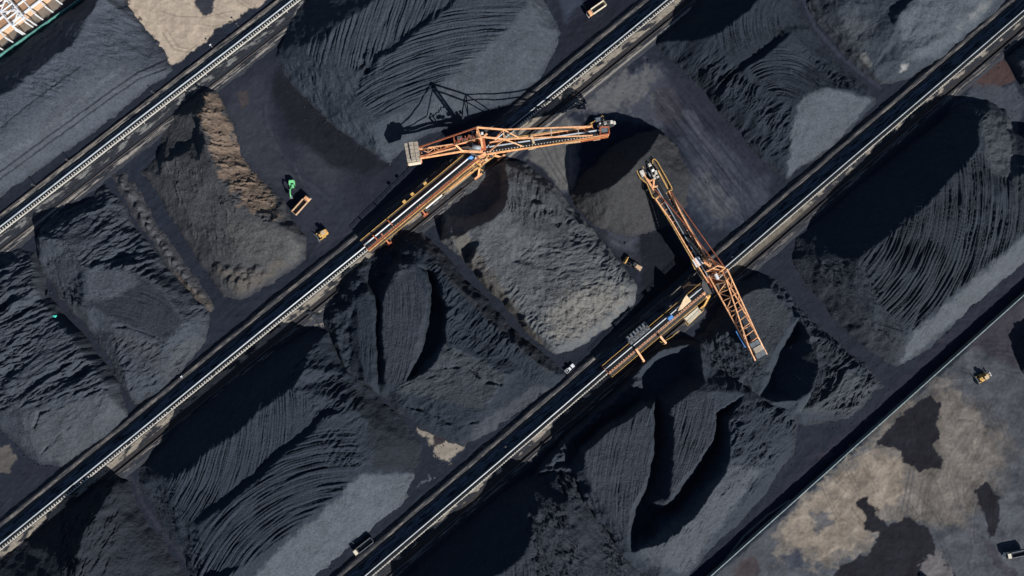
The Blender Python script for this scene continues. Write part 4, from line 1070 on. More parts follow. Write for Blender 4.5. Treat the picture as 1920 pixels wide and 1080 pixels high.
build_pile('huge stockpile on the right with long curved grooves above a pale straight apron',
    [(1486, 492), (1494, 445), (1560, 388), (1690, 285), (1780, 212), (1815, 188), (1850, 186), (1885, 205), (1910, 250), (1960, 235), (2010, 210), (2010, 425), (1925, 490), (1802, 594), (1742, 655), (1682, 684), (1622, 654), (1555, 590), (1508, 530)],
    [[(1505, 488, 2.5), (1540, 486, 6.5), (1580, 487, 11), (1615, 483, 15.5), (1690, 428, 19), (1750, 372, 19), (1800, 318, 19), (1838, 276, 18), (1834, 230, 13), (1826, 205, 8)],
     [(1535, 530, 4), (1580, 580, 5.5), (1630, 625, 7), (1690, 640, 9), (1706, 626, 11.5), (1782, 560, 13.5), (1925, 436, 14), (1985, 388, 14)],
     [(1660, 520, 16), (1720, 510, 17), (1800, 440, 18), (1870, 370, 18), (1960, 290, 17)],
     [(1850, 280, 15.5), (1872, 330, 16), (1905, 350, 16)], [(1852, 215, 9), (1890, 240, 9.5), (1900, 300, 12)], [(1600, 540, 11), (1640, 580, 11.5)]],
    [('arc', [(1615, 486), (1690, 428), (1800, 318), (1840, 280), (1870, 335), (1940, 320), (1990, 330), (1925, 432), (1782, 556), (1706, 622), (1650, 570)], ((1755, 360), (1742, 450), (1680, 560)), 8, 1.0),
     ('gully', [(1515, 488), (1620, 484), (1660, 570), (1710, 625), (1690, 650), (1630, 620), (1560, 550)], 40, 9, 4, 1.2, 6),
     ('gully', [(1690, 630), (1782, 556), (1925, 432), (1925, 450), (1790, 580), (1700, 655)], -68, 5, 3, .55, 4),
     ('lump', [(1840, 200), (1900, 220), (1910, 330), (1850, 300)], 16, .8), ('gully', [(1790, 190), (1850, 190), (1850, 230), (1800, 230)], -50, 6, 4, .9, 4)],
    base=(0.0222, 0.0282, 0.0375), seed=17, rough=.5,
    patches=[([(1690, 682), (1705, 632), (1784, 564), (1925, 440), (1990, 395), (1990, 440), (1925, 492), (1800, 596)], (0.0639, 0.0729, 0.0870), 5, 8, 1),
             ([(1500, 490), (1540, 500), (1640, 610), (1700, 640), (1680, 680), (1600, 640)], (0.0237, 0.0283, 0.0370), 8, 8, .9),
             ([(1842, 205), (1895, 225), (1915, 330), (1870, 335), (1848, 290)], (0.0545, 0.0626, 0.0730), 5, 8, .9)])

build_pile('small rough heap at the upper right edge beyond the red brown patch',
    [(1888, 110), (1905, 90), (1960, 60), (2010, 60), (2010, 190), (1940, 186), (1912, 160)], [[(1915, 112, 6), (1950, 100, 8), (1990, 100, 8)], [(1925, 150, 4), (1980, 150, 5)]],
    [('gully', None, 60, 9, 2, 1.8, 6)], base=BLUEG, seed=18)
build_pile('dark heap at the right edge beyond the long wall, above the lone yellow bulldozer',
    [(1902, 648), (1916, 622), (1945, 600), (2030, 600), (2030, 740), (1955, 722), (1912, 694)], [[(1950, 646, 7), (1946, 670, 7.5), (1965, 700, 7), (2005, 700, 7)], [(1985, 630, 7), (2015, 645, 7)]],
    [('gully', None, 50, 9, 2, 1.6, 6)], base=(0.0196, 0.0252, 0.0345), seed=19)
build_pile('small tongue of spilled coal along the track below the brown pile face',
    [(560, 590), (585, 570), (612, 575), (615, 600), (598, 612)], [[(580, 588, 1.5), (600, 592, 1.5)]], [('lump', None, 12, 1.0)], base=(0.0360, 0.0398, 0.0481), seed=20)


def coal_lumps():
    """Loose lumps lying in the lanes, most of them near the pile feet."""
    rnd = np.random.default_rng(4)
    outs = PILE_OUTLINES
    pts = []
    X = rnd.uniform(-20, 1940, 60000).astype(F); Y = rnd.uniform(-20, 1100, 60000).astype(F)
    dmin = np.full(X.shape, 1e6, F)
    for o in outs: dmin = np.minimum(dmin, sdf(o, X, Y))
    keep = (dmin > -3) & (rnd.random(X.shape) < np.exp(-np.maximum(dmin, 0) / 9) * .55 + .015)
    P_ = []
    for x, y in zip(X[keep], Y[keep]):
        w = W(float(x), float(y), 0)
        v = w.x * math.sin(TRACK_ANGLE) - w.y * math.cos(TRACK_ANGLE)
        if any(-13 < v - LINES[k][0] < 9 for k in LINES) or x + y * 1.12 > 2500 or (x < 520 and y < 130): continue
        P_.append((w.x, w.y))
    P_ = P_[:9000]
    n = len(P_)
    c8 = np.array([(-1, -1, -.6), (1, -1, -.6), (1, 1, -.6), (-1, 1, -.6), (-.6, -.7, .6), (.7, -.5, .5), (.5, .7, .6), (-.7, .5, .45)])
    ctr = np.array([(a, b, 0.05) for a, b in P_])
    size = rnd.uniform(.08, .24, (n, 1, 1)) * (1 + (rnd.random((n, 1, 1)) < .04) * 1.0)
    ang = rnd.uniform(0, 6.28, n); ca, sa = np.cos(ang), np.sin(ang)
    v = (c8[None] + rnd.uniform(-.3, .3, (n, 8, 3))) * size
    vx = v[..., 0] * ca[:, None] - v[..., 1] * sa[:, None]; vy = v[..., 0] * sa[:, None] + v[..., 1] * ca[:, None]
    co = np.stack([vx, vy, v[..., 2]], -1) + ctr[:, None, :]
    co[..., 2] += .08
    f = np.array([(0, 3, 2, 1), (4, 5, 6, 7), (0, 1, 5, 4), (1, 2, 6, 5), (2, 3, 7, 6), (3, 0, 4, 7)])
    q = (f[None] + (np.arange(n) * 8)[:, None, None]).reshape(-1, 4).astype(np.int32)
    me = bpy.data.meshes.new('loose_coal_lumps'); co = co.reshape(-1, 3).astype(F)
    me.vertices.add(len(co)); me.vertices.foreach_set('co', co.ravel())
    me.loops.add(q.size); me.loops.foreach_set('vertex_index', q.ravel())
    me.polygons.add(len(q)); me.polygons.foreach_set('loop_start', np.arange(0, q.size, 4, dtype=np.int32))
    me.update(calc_edges=True)
    a = me.color_attributes.new('tone', 'FLOAT_COLOR', 'POINT'); c4 = np.ones((len(co), 4), F)
    c4[:, :3] = np.repeat(np.array((0.030, 0.034, 0.041)) * rnd.uniform(.6, 1.8, (n, 1)), 8, axis=0); a.data.foreach_set('color', c4.ravel())
    me.materials.append(M['coal'])
    o = bpy.data.objects.new('loose_coal_lumps', me); COL.objects.link(o)
    tag(o, 'small loose lumps of coal strewn along the feet of the stockpiles', 'coal lumps', kind='stuff')


coal_lumps()


# ------------------------------------------------------------------ stacker machines
def girder(mb, a, b, w, h):
    """Deep plate girder with flanges and stiffeners."""
    a = Vector(a); b = Vector(b); dz = Vector((0, 0, h / 2))
    mb.bar(a + dz, b + dz, w, 0.18); mb.bar(a - dz, b - dz, w, 0.18)
    mb.bar(a, b, w * 0.35, h)
    n = max(2, int((b - a).length / 2.2))
    for i in range(n + 1):
        p = a.lerp(b, i / n); mb.bar(p - dz, p + dz, w * 0.8, 0.16)


def handrail(mb, pts, h=1.1, w=0.14):
    pts = [Vector(p) for p in pts]; up = Vector((0, 0, h))
    for a, b in zip(pts[:-1], pts[1:]):
        mb.bar(a + up, b + up, w); mb.bar(a + up * .5, b + up * .5, w * .6)
        n = max(1, int((b - a).length / 2.0))
        for i in range(n + 1):
            p = a.lerp(b, i / n); mb.bar(p, p + up, w * .8)


def boom_belt(root, o, a, b, width, teeth_side, gap=1.3, mt='galv'):
    m = MB(o); a = Vector(a); b = Vector(b)
    n = int((b - a).length / 2.5)
    k = width / 2.0
    belt_sweep(m, [a.lerp(b, i / n) for i in range(n + 1)], [(x * k, y * k) for x, y in TROUGH])
    m.build('boom_belt', 'belt', root, True)
    m = MB(o); belt_sweep(m, [a.lerp(b, i / n) + Vector((0, 0, .02)) for i in range(n + 1)], [(x * k, y * k) for x, y in COALBED]); m.build('coal_on_belt', 'beltcoal', root, True)
    d = (b - a).normalized(); s = Vector((d.y, -d.x, 0)) * teeth_side
    n = int((b - a).length / gap)
    ang = math.atan2(d.y, d.x)
    first = None
    for i in range(n):
        p = a + (b - a) * ((i + .5) / n)
        if first is None:
            mb = MB(p)
            mb.box(p + s * (width / 2 + 0.10) + Vector((0, 0, .45)), (0.34, 0.5, 0.3), ang)
            mb.bar(p - s * (width / 2) + Vector((0, 0, -.3)), p + s * (width / 2) + Vector((0, 0, -.3)), 0.16, 0.14)
            mb.bar(p + s * (width / 2) + Vector((0, 0, -.2)), p + s * (width / 2) + Vector((0, 0, .5)), 0.16)
            first = mb.build('belt_idler', mt, root); q = first
        else:
            q = first.copy(); COL.objects.link(q)
        q.parent = root; q.location = p - o


def bucket_wheel(root, o, c, axis, r, wd):
    c = Vector(c); ax = Vector(axis).normalized()
    up = Vector((0, 0, 1)); f = up.cross(ax).normalized()
    m = MB(o)
    n = 20
    for sgn in (-1, 1):
        q = c + ax * (wd / 2 * sgn)
        for i in range(n):
            t0, t1 = 2 * math.pi * i / n, 2 * math.pi * (i + 1) / n
            p0 = q + (f * math.cos(t0) + up * math.sin(t0)) * r; p1 = q + (f * math.cos(t1) + up * math.sin(t1)) * r
            m.bar(p0, p1, 0.25, 0.5)
        for i in range(8):
            t = 2 * math.pi * i / 8
            m.bar(q, q + (f * math.cos(t) + up * math.sin(t)) * r, 0.3, 0.25)
    m.tube(c - ax * (wd / 2 + .3), c + ax * (wd / 2 + .3), 0.7, 14)
    w = m.build('bucket_wheel', 'steel', root)
    for i in range(8):
        t = 2 * math.pi * (i + .5) / 8
        d = f * math.cos(t) + up * math.sin(t); tn = -f * math.sin(t) + up * math.cos(t)
        b = MB(o); g = c + d * (r + .15)
        h = ax * (wd / 2)
        b.prism([g - h - tn * .7, g + h - tn * .7, g + h + tn * .5, g - h + tn * .5],
                [g - h * .8 + d * .75 - tn * .75, g + h * .8 + d * .75 - tn * .75, g + h * .8 + d * .5 + tn * .35, g - h * .8 + d * .5 + tn * .35])
        b.build('bucket', 'galv', w)


# ---- machine whose boom points right
def stacker_right():
    v0, ch, bh = LINES[2]
    o = W(900, 284, 0)
    o.z = 0
    root = empty('stacker_reclaimer', o, 0, 'orange stacker reclaimer with its boom pointing right and concrete blocks on its left end', 'stacker')
    # boom
    g = MB(o)
    girder(g, W(914, 289, 12.0), W(1075, 264.5, 13), 0.55, 1.5); girder(g, W(1075, 264.5, 13), W(1141, 253, 14), 0.6, 1.6)
    girder(g, W(918, 268, 12.0), W(1000, 255.5, 12.4), 0.5, 1.5); girder(g, W(1000, 255.5, 12.4), W(1080, 243, 13), 0.5, 1.5); girder(g, W(1080, 243, 13), W(1110, 236.5, 14), 0.6, 1.5)
    for i in range(13):
        t = i / 12
        g.bar(W(918, 268, 11.6).lerp(W(1110, 238, 13.2), t), W(914, 289, 11.6).lerp(W(1125, 256, 13.2), t), 0.28, 0.4)
    g.build('boom', 'orange', root)
    g = MB(o); q = [W(918, 270, 11.3), W(914, 288, 11.3), W(1075, 264, 12.2), W(1138, 254, 13.2), W(1108, 240, 13.2), W(1080, 245, 12.2)]; g.prism([p - Vector((0, 0, .12)) for p in q], q); g.build('boom_deck', 'roof', root)
    boom_belt(root, o, W(905, 281.5, 12.4), W(1128, 247.5, 13.7), 2.3, 1, 1.35)
    p = MB(o)
    p.path([W(996, 254, 14.2), W(1001, 269, 14.2)], 1.0, 0.3)
    p.build('belt_bridge', 'tan', root)
    for a, b in (((1060, 265.5), (1088, 262.5)), ((990, 277), (1004, 274.5)), ((1112, 259.5), (1125, 257.5))):
        p = MB(o); p.bar(W(a[0], a[1] + 2, 12.8), W(b[0], b[1] + 2, 13.2), 1.3, .15); p.build('boom_landing', 'tan', root)
    p = MB(o); p.bar(W(1076, 266, 13), W(1140, 255.5, 14), 1.4, .15); p.build('boom_walkway', 'red', root)
    for pts in ([W(935, 285.5, 12.2), W(1075, 266.5, 13), W(1140, 256.5, 14)], [W(960, 259, 12.2), W(1080, 241, 13), W(1110, 234.5, 14)]):
        p = MB(o); handrail(p, pts); p.build('boom_handrail', 'yellow', root)
    # boom head
    h = MB(o); h.path([W(1125, 238.5, 15), W(1141, 238, 15), W(1142.5, 251, 15), W(1125.5, 253, 15), W(1125, 238.5, 15)], 0.5)
    for x, y in ((1125, 238.5), (1141, 238), (1142.5, 251), (1125.5, 253)): h.bar(W(x, y, 12.6), W(x, y, 15), .4)
    h.build('head_frame', 'red', root)
    h = MB(o); h.box(W(1133, 244.5, 14.4), (3.1, 1.9, 1.1), rad(8)); h.build('head_drive', 'grey', root)
    h = MB(o); h.box(W(1123, 223.5, 13), (4.4, 2.4, .3), rad(14)); h.box(W(1122, 224.2, 13.8), (2.6, 1.6, 1.3), rad(14)); h.build('drive_platform', 'grey', root)
    h = MB(o); handrail(h, [W(1113, 229, 13), W(1129, 218, 13), W(1131.5, 221, 13), W(1131, 228, 13)], 1.1, .16); h.path([W(1100, 236, 14), W(1112, 229, 13.2), W(1107, 232, 13.4)], .4); h.build('platform_rail', 'yellow', root)
    ax = (W(1128, 251, 12) - W(1124, 226, 12)); ax.z = 0
    bucket_wheel(root, o, W(1137, 233.5, 12.2), ax, 3.3, 1.5)
    h = MB(o); h.tube(W(1127, 250, 12.4), W(1136, 234, 12.4), .5); h.build('wheel_shaft', 'steel', root)
    # masts and ties
    A, B = W(894, 239, 32), W(901.5, 256.5, 32)
    K1, K2 = W(943.5, 243, 23), W(945.5, 261, 23)
    m = MB(o)
    a0, b0 = W(897, 263, 10.5), W(905, 279, 10.5)
    m.bar(a0, A, .75); m.bar(b0, B, .75); m.bar(A, B, .6); m.bar(W(897, 250, 24), W(904, 266, 24), .35)
    m.bar(a0, W(904, 266, 24), .3); m.bar(b0, W(897, 250, 24), .3)
    m.bar(W(925, 264, 12), K1, .5); m.bar(W(916, 285, 12), K2, .5); m.bar(K1, K2, .45)
    m.bar(K1, W(974, 259, 12.6), .4); m.bar(K2, W(981, 275, 12.8), .4); m.bar(W(925, 264, 12), K2, .3)
    m.build('mast', 'orange', root)
    for a, b, w in ((A, K1, .62), (B, K2, .62), (K1, W(1109, 237, 15.2), .5), (K2, W(1111, 254, 15.2), .5), (A, W(786, 276, 16), .55), (B, W(853, 271, 19), .5), (W(853, 271, 19), W(787, 295, 16), .5)):
        t = MB(o); t.bar(a, b, w); t.build('tie_bar', 'orange' if b.x > o.x or a.x > o.x else 'red', root)
    for f in (.53, .84):
        a, b = K1.lerp(W(1109, 237, 15.2), f), K2.lerp(W(1111, 254, 15.2), f)
        t = MB(o); t.bar(a, b, .22); t.build('tie_spacer', 'galv', root)
    # machinery house frame between mast and counterweight arm
    m = MB(o)
    q = [W(851, 256, 17), W(853, 270, 17), W(893, 258, 13), W(891, 245, 22)]
    m.bar(q[0], q[1], .4); m.bar(q[0], W(851, 262, 11.5), .4); m.bar(q[1], W(853, 274, 11.5), .4)
    m.lattice(W(851, 262, 16), W(893, 248, 20), W(853, 271, 16), W(898, 259, 20), 6, .32)
    m.lattice(W(858, 264, 12), W(890, 256, 12), W(860, 272, 12), W(895, 268, 12), 5, .3)
    m.build('machinery_frame', 'red', root)
    for x, y, s in ((862, 259, 2.2), (872, 262, 1.6), (884, 256, 1.8)):
        m = MB(o); m.box(W(x, y, 14), (s, s * .7, 1.2), rad(10)); m.build('winch', 'steel', root)
    m = MB(o)
    for x, y in ((897, 252), (904, 250), (899, 255)): m.box(W(x, y, 13), (1.0, .8, 1.6), .2)
    m.build('control_cabinet', 'white', root)
    # counterweight arm
    m = MB(o)
    girder(m, W(786, 280, 14.2), W(850, 271, 13), .5, 1.3); girder(m, W(850, 271, 13), W(900, 263, 12), .5, 1.3)
    girder(m, W(788, 297, 14.2), W(866, 284, 13), .5, 1.3); girder(m, W(866, 284, 13), W(906, 284, 12), .7, 1.3)
    m.lattice(W(790, 281, 14.6), W(850, 272, 13.6), W(791, 288, 14.6), W(852, 278, 13.6), 5, .26)
    m.bar(W(787, 294, 14.8), W(855, 277, 14), .5); m.bar(W(853, 271, 17), W(868, 284, 13.6), .7); m.bar(W(866, 283.5, 13.8), W(904, 285, 13), 1.1, .3)
    m.build('counterweight_arm', 'orange', root)
    m = MB(o); m.bar(W(790, 294, 13.7), W(884, 275, 13), 1.2, .12); m.build('arm_walkway', 'grating', root)
    # counterweight blocks
    d = (W(900, 268, 14) - W(774, 288, 14)); d.z = 0; ang = math.atan2(d.y, d.x); d.normalize(); s = Vector((-d.y, d.x, 0))
    c = W(774, 286, 14.5)
    for i in range(3):
        for j in range(5):
            b = MB(o)
            b.box(c + d * ((i - 1) * 2.05) + s * ((j - 2) * 1.72) + Vector((0, 0, .3 if i == 1 else -.15)), (1.9, 1.58, 4.4 if i == 1 else 3.6), ang, .97)
            b.build('counterweight_block', 'conc', root)
    b = MB(o); b.box(c - s * 5.0 + Vector((0, 0, -.4)), (5.6, 0.8, 2.2), ang); b.build('end_plate', 'cream', root)
    b = MB(o); b.box(c + Vector((0, 0, -2.2)), (6.6, 9.6, .4), ang); b.build('counterweight_tray', 'orange', root)
    # slewing deck, drum, cover
    m = MB(o); m.tube(W(897, 283, 8.6), W(897, 283, 9.6), 4.3, 28); m.build('slewing_ring', 'steel', root)
    m = MB(o)
    arc = [W(902 + 12 * math.cos(t), 284 + 13 * math.sin(t), 10.6) for t in np.linspace(-.9, 1.9, 9)]
    inn = [W(898 + 7 * math.cos(t), 285 + 7 * math.sin(t), 10.6) for t in np.linspace(-.9, 1.9, 9)]
    up = Vector((0, 0, .5))
    for i in range(8): m.prism([inn[i], arc[i], arc[i + 1], inn[i + 1]], [inn[i] + up, arc[i] + up, arc[i + 1] + up, inn[i + 1] + up])
    m.box(W(909, 283, 11.4), (2.6, 2.4, 1.2), .3)
    m.build('slewing_deck', 'orange', root)
    m = MB(o); m.tube(W(885, 274.5, 14.2), W(902, 277.5, 14), 1.05, 16); m.build('drive_drum', 'belt', root, True)
    m = MB(o); m.prism([W(875, 298, 9), W(883, 291, 9), W(889, 294, 9), W(885, 299, 9)], [W(876, 297.5, 11.6), W(883, 292, 11.9), W(888, 294.5, 11.6), W(884.5, 298.5, 11.2)]); m.build('blue_cover', 'blue', root)
    m = MB(o); m.prism([W(889, 299, 8), W(894, 299, 8), W(893, 293, 8), W(891, 293, 8)], [W(890, 298, 10), W(893.4, 298, 10), W(892.4, 294, 9.8), W(891.4, 294, 9.8)]); m.build('chute', 'cream', root)
    m = MB(o); m.box(W(904, 272, 12.8), (3.0, 5.2, 2.6), rad(10)); m.build('transfer_housing', 'red', root)
    # tail gallery (tripper) sloping down along the track
    u1, u0 = track_u(900, 285, 9), track_u(684, 461, 4)
    zt = lambda u: np.interp(u, [u0, u0 + 18, u1 + 6], [bh + ch + .45, bh + ch + 1.4, 8.6])

    def T(u, v, dz=0.0): return UV(u, v0 + v, zt(u) + dz)
    us = np.linspace(u0, u1 + 4, 26)
    m = MB(o); belt_sweep(m, [T(u, -1.5, .5) for u in us], [(x * 1.1, y * 1.1) for x, y in TROUGH]); m.build('tripper_belt', 'belt', root, True)
    m = MB(o); belt_sweep(m, [T(u, -1.5, .52) for u in us], [(x * 1.1, y * 1.1) for x, y in COALBED]); m.build('coal_on_belt', 'beltcoal', root, True)
    m = MB(o); m.path([T(u, -3.3, -.6) for u in us], .1, 2.6); m.build('shadow_sheeting', 'steel', root)  # added plate that makes the gallery's shadow solid
    for v, mt, w in ((-2.95, 'red', .4), (0.15, 'red', .55), (0.75, 'orange', .4)):
        m = MB(o); m.path([T(u, v, .45) for u in us], w, .7); m.build('tripper_chord', mt, root)
    m = MB(o)
    for u in us[::2]: m.bar(T(u, -3, 0), T(u, .8, 0), .3)
    for u in us[1::3]:
        for v in (-2.95, .4): m.bar(T(u, v, 0), UV(u, v0 + v * 1.6, bh + .2), .35)
    m.build('tripper_frame', 'red', root)
    m = MB(o)
    m.path([T(u, -4.5, -.1) for u in us], 1.1, .12); m.build('tripper_walkway', 'grating', root)
    m = MB(o); m.path([T(u, 1.75, -.1) for u in us], 1.1, .12); m.build('tripper_walkway', 'grating', root)
    for v, w, uu in ((-5.2, .14, us), (2.4, .12, us[2:]), (1.2, .14, us)):
        m = MB(o); handrail(m, [T(u, v, 0) for u in uu], 1.1, w); m.build('tripper_handrail', 'yellow', root)
    for px, py in ((773, 364), (797, 344), (758, 378)):
        m = MB(o); m.box(W(px, py, 7.5), (1.6, 1.2, .3), TRACK_ANGLE); m.build('access_step', 'yellow', root)
    for a, b in (((715, 438), (729, 456)), ((783, 383), (797, 402))):
        m = MB(o); m.path([W(a[0], a[1], 6), W(b[0], b[1], 3.6), W(b[0] + 1, b[1] + 1, bh)], .65); m.box(W(b[0] + 1, b[1] + 1, bh + .5), (2.6, .8, .9), TRACK_ANGLE); m.build('outrigger_leg', 'red', root)
    m = MB(o)
    for px, py in ((703, 445), (731, 417)): m.bar(W(px - 4, py - 4, 7), W(px + 5, py + 5, 7), .5)
    m.build('belt_gantry', 'red', root)
    # right hand lattice and curved stair under the boom
    m = MB(o)
    m.lattice(W(908, 296, 8), W(826, 352, 6.4), W(926, 290, 7), W(846, 352, 5.6), 8, .42)
    m.bar(W(908, 296, 8.2), W(826, 352, 6.6), .6); m.bar(W(930, 288, 7.2), W(842, 354, 5.8), .6)
    m.path([W(858, 322, 7), W(856, 318, 7.6), W(868, 331, 7)], .5)
    m.build('stair_lattice', 'orange', root)
    m = MB(o)
    for off in (0, 7): m.path([W(868 + 9 * i + off * .3, 315 - 10 * math.sin(i * .75) + off, 8) for i in range(5)], .3)
    m.path([W(930, 291, 8), W(890, 320, 7.6), W(838, 360, 6.6)], .3)
    m.build('stair_rail', 'yellow', root)
    m = MB(o); m.bar(W(874, 311, 7), W(905, 309, 7.5), 1.6, .15); m.bar(W(868, 330, 6), W(846, 347, 6), 2.0, .15); m.build('stair_deck', 'grating', root)
    for k in range(3):
        m = MB(o); z = 4.2 + k * 1.6
        m.bar(W(868 + k * 9, 333 - k * 8, z), W(878 + k * 9, 326 - k * 8, z + 1.6), .9, .14); m.build('stair_flight', 'grating', root)
    for (x, y, z, a, b, c2) in ((912, 300, 9, 1.6, 1.2, 1.4), (921, 293, 9, 1.2, 1.6, 1.0), (888, 309, 8, 2.0, 1.0, 1.2), (856, 333, 7, 1.4, 1.4, 1.2), (848, 339, 7, 1.2, 1.0, 1.4)):
        m = MB(o); m.box(W(x, y, z), (a, b, c2), TRACK_ANGLE); m.build('equipment_box', 'steel' if x % 2 else 'tan', root)
    # portal legs with bogies
    for du in (-7, 7):
        for v in (-7.15, 5.75):
            m = MB(o); uu = track_u(899, 284, 8) + du
            m.bar(UV(uu * 1, v0 + v, bh + 1), UV(track_u(899, 284, 8) + du * .45, v0 + v * .45, 8.4), .8)
            m.box(UV(uu, v0 + v, bh + .75), (4.4, .8, 1.0), TRACK_ANGLE)
            m.build('portal_leg', 'orange', root)
    # electrical house
    m = MB(o)
    f = [(789, 384.5), (821, 360.5), (829.5, 367), (799.5, 392)]
    m.prism([W(x, y, 2.0) + (W(x, y, 5.6) - W(x, y, 5.6)) for x, y in f], [Vector((W(x, y, 2.0).x, W(x, y, 2.0).y, 5.4)) for x, y in f])
    eh = m.build('electrical_house', 'white', root)
    m = MB(o); cc = sum((Vector((W(x, y, 2.0).x, W(x, y, 2.0).y, 0)) for x, y in f), Vector()) / 4
    pts = [cc + (Vector((W(x, y, 2.0).x, W(x, y, 2.0).y, 0)) - cc) * 0.97 for x, y in f]
    m.prism([p + Vector((0, 0, 5.403)) for p in pts], [p + Vector((0, 0, 5.6)) for p in pts]); m.build('house_roof', 'roof', eh)
    m = MB(o); m.bar(W(823, 359, 4.5), W(846, 343, 4.5), 3.2, .3); m.build('house_deck', 'tan', root)
    m = MB(o)
    for px, py in ((826, 356), (833, 351), (841, 346)): m.box(W(px, py, 5.4), (2.0, 1.3, 1.5), TRACK_ANGLE)
    m.build('equipment_box', 'steel', root)
    m = MB(o); m.lattice(W(824, 362, 5.6), W(842, 347, 5.6), W(829, 365, 5.6), W(850, 347, 5.6), 4, .28); m.build('deck_frame', 'yellow', root)
    m = MB(o); m.prism([W(776, 389, 4), W(789, 378, 4), W(794, 390, 4)], [W(778, 389, 5.4), W(789, 380, 5.4), W(792, 388, 5.4)]); m.build('feed_chute', 'yellow', root)


def stacker_left():
    v0, ch, bh = LINES[3]
    o = W(1325, 541, 0); o.z = 0
    root = empty('stacker_reclaimer', o, 0, 'orange stacker reclaimer reaching to the upper left with a white cab roof', 'stacker')
    m = MB(o)
    girder(m, W(1228, 373, 15.5), W(1258, 415, 14.5), .55, 1.6); girder(m, W(1258, 415, 14.5), W(1300, 486, 12.5), .5, 1.6); girder(m, W(1300, 486, 12.5), W(1327, 530, 11.5), .5, 1.6)
    girder(m, W(1253.5, 358.5, 15.5), W(1287, 420, 14.5), .6, 1.6); girder(m, W(1287, 420, 14.5), W(1320, 478, 12.8), .55, 1.6); girder(m, W(1320, 478, 12.8), W(1346, 520, 11.5), .5, 1.6)
    for i in range(15):
        t = i / 14
        m.bar(W(1229, 374, 14.7).lerp(W(1327, 530, 11), t), W(1252, 361, 14.7).lerp(W(1346, 520, 11), t), .3, .4)
    m.build('boom', 'orange', root)
    g = MB(o); q = [W(1230, 374, 14.6), W(1252, 361, 14.6), W(1287, 421, 13.6), W(1345, 519, 10.8), W(1327, 529, 10.8), W(1259, 416, 13.6)]; g.prism([p - Vector((0, 0, .12)) for p in q], q); g.build('boom_deck', 'roof', root)
    boom_belt(root, o, W(1332, 520, 12), W(1216, 318, 15.6), 2.3, 1, 1.5, 'steel')
    
    for a, b in ((W(1234, 378, 15), W(1300, 490, 12.6)), (W(1258, 362, 15), W(1318, 470, 13))):
        m = MB(o); m.bar(a, b, .9, .12); m.build('boom_walkway', 'grating', root)
    m = MB(o); handrail(m, [W(1231, 379, 15), W(1262, 428, 14), W(1298, 491, 12.6)], 1.1, .16); m.build('boom_handrail', 'yellow', root)
    # tip platforms
    L = [(1193, 318), (1196, 315.5), (1203.5, 313), (1206, 316), (1204, 327), (1212, 341), (1237, 365), (1228, 374), (1222, 370), (1212, 345), (1199, 334)]
    m = MB(o); m.prism([W(x, y, 15.2) for x, y in L], [W(x, y, 15.4) for x, y in L]); m.build('tip_platform', 'grating', root)
    m = MB(o); handrail(m, [W(x, y, 15.4) for x, y in ((1206, 316), (1203.5, 313), (1196, 315.5), (1193, 318), (1194, 325), (1199, 334), (1212, 345), (1222, 370), (1228, 374), (1237, 366))], 1.1, .3); m.build('platform_rail', 'yellow', root)
    R = [(1222, 301.5), (1226, 299), (1231, 304), (1258, 352), (1259, 357), (1252, 359.5), (1250, 353), (1232, 318), (1224, 307)]
    m = MB(o); m.prism([W(x, y, 15.2) for x, y in R], [W(x, y, 15.4) for x, y in R]); m.build('tip_platform', 'grating', root)
    m = MB(o); handrail(m, [W(x, y, 15.4) for x, y in ((1223, 306), (1222, 301.5), (1226, 299), (1231, 304), (1258, 352), (1259, 357), (1252, 359.5))], 1.1, .3); m.bar(W(1234, 320, 15.8), W(1253, 356, 15.8), .5); m.build('platform_rail', 'yellow', root)
    m = MB(o); m.tube(W(1201, 320, 16), W(1206, 331, 16), .9, 14); m.box(W(1203, 323, 16.4), (1.6, 1.8, 1.4), rad(-65)); m.build('wheel_motor', 'galv', root)
    m = MB(o); m.path([W(1206, 324, 16), W(1211, 334, 16), W(1218, 340, 16), W(1226, 336, 16.5), W(1225, 351, 16), W(1233, 349, 16)], .7); m.bar(W(1212, 335, 15.8), W(1226, 357, 15.8), .9); m.build('gearbox_frame', 'orange', root)
    ax = W(1236, 325, 14) - W(1206, 342, 14); ax.z = 0
    bucket_wheel(root, o, W(1217.5, 318, 14.2), ax, 3.4, 1.5)
    m = MB(o); m.tube(W(1206, 326, 15), W(1219, 319, 14.6), .45); m.build('wheel_shaft', 'steel', root)
    m = MB(o)
    for x, y in ((1226, 330), (1230, 326), (1227, 335), (1233, 332), (1229, 322)): m.box(W(x, y, 16), (.9, 1.2, .9), rad(-60))
    m.build('tip_sensor', 'galv', root)
    # mast and ties
    M1, M2 = W(1344, 498, 25), W(1359, 502, 25)
    m = MB(o)
    m.bar(W(1322, 510, 11), M1, .7); m.bar(W(1346, 512, 11), M2, .7); m.bar(M1, M2, .6); m.bar(W(1330, 503, 18), W(1352, 506, 18), .4); m.bar(W(1322, 510, 11), W(1352, 506, 18), .35)
    m.bar(W(1316, 484, 13), M1, .45); m.bar(W(1326, 480, 13), M2, .45)
    m.path([W(1318, 488, 14), W(1326, 492, 15), W(1334, 486, 14.5), W(1340, 497, 15)], .5); m.path([W(1320, 492, 14), W(1332, 500, 14)], .8)
    m.build('mast', 'orange', root)
    for a, b, w in ((M2, W(1300, 420, 20.5), .4), (W(1300, 420, 20.5), W(1257, 358.5, 16.5), .4), (M1, W(1284, 420, 20), .4), (W(1284, 420, 20), W(1228, 355, 16.5), .4)):
        t = MB(o); t.bar(a, b, w); t.build('tie_bar', 'red', root)
    # rear lattice arm
    B0, B1 = W(1328.5, 517, 12.5), W(1416, 676, 13.2)
    T0, T1 = W(1357, 511, 17), W(1402, 646, 15.2)
    R0, R1 = W(1352, 505, 12.5), W(1437.5, 664, 13.2)
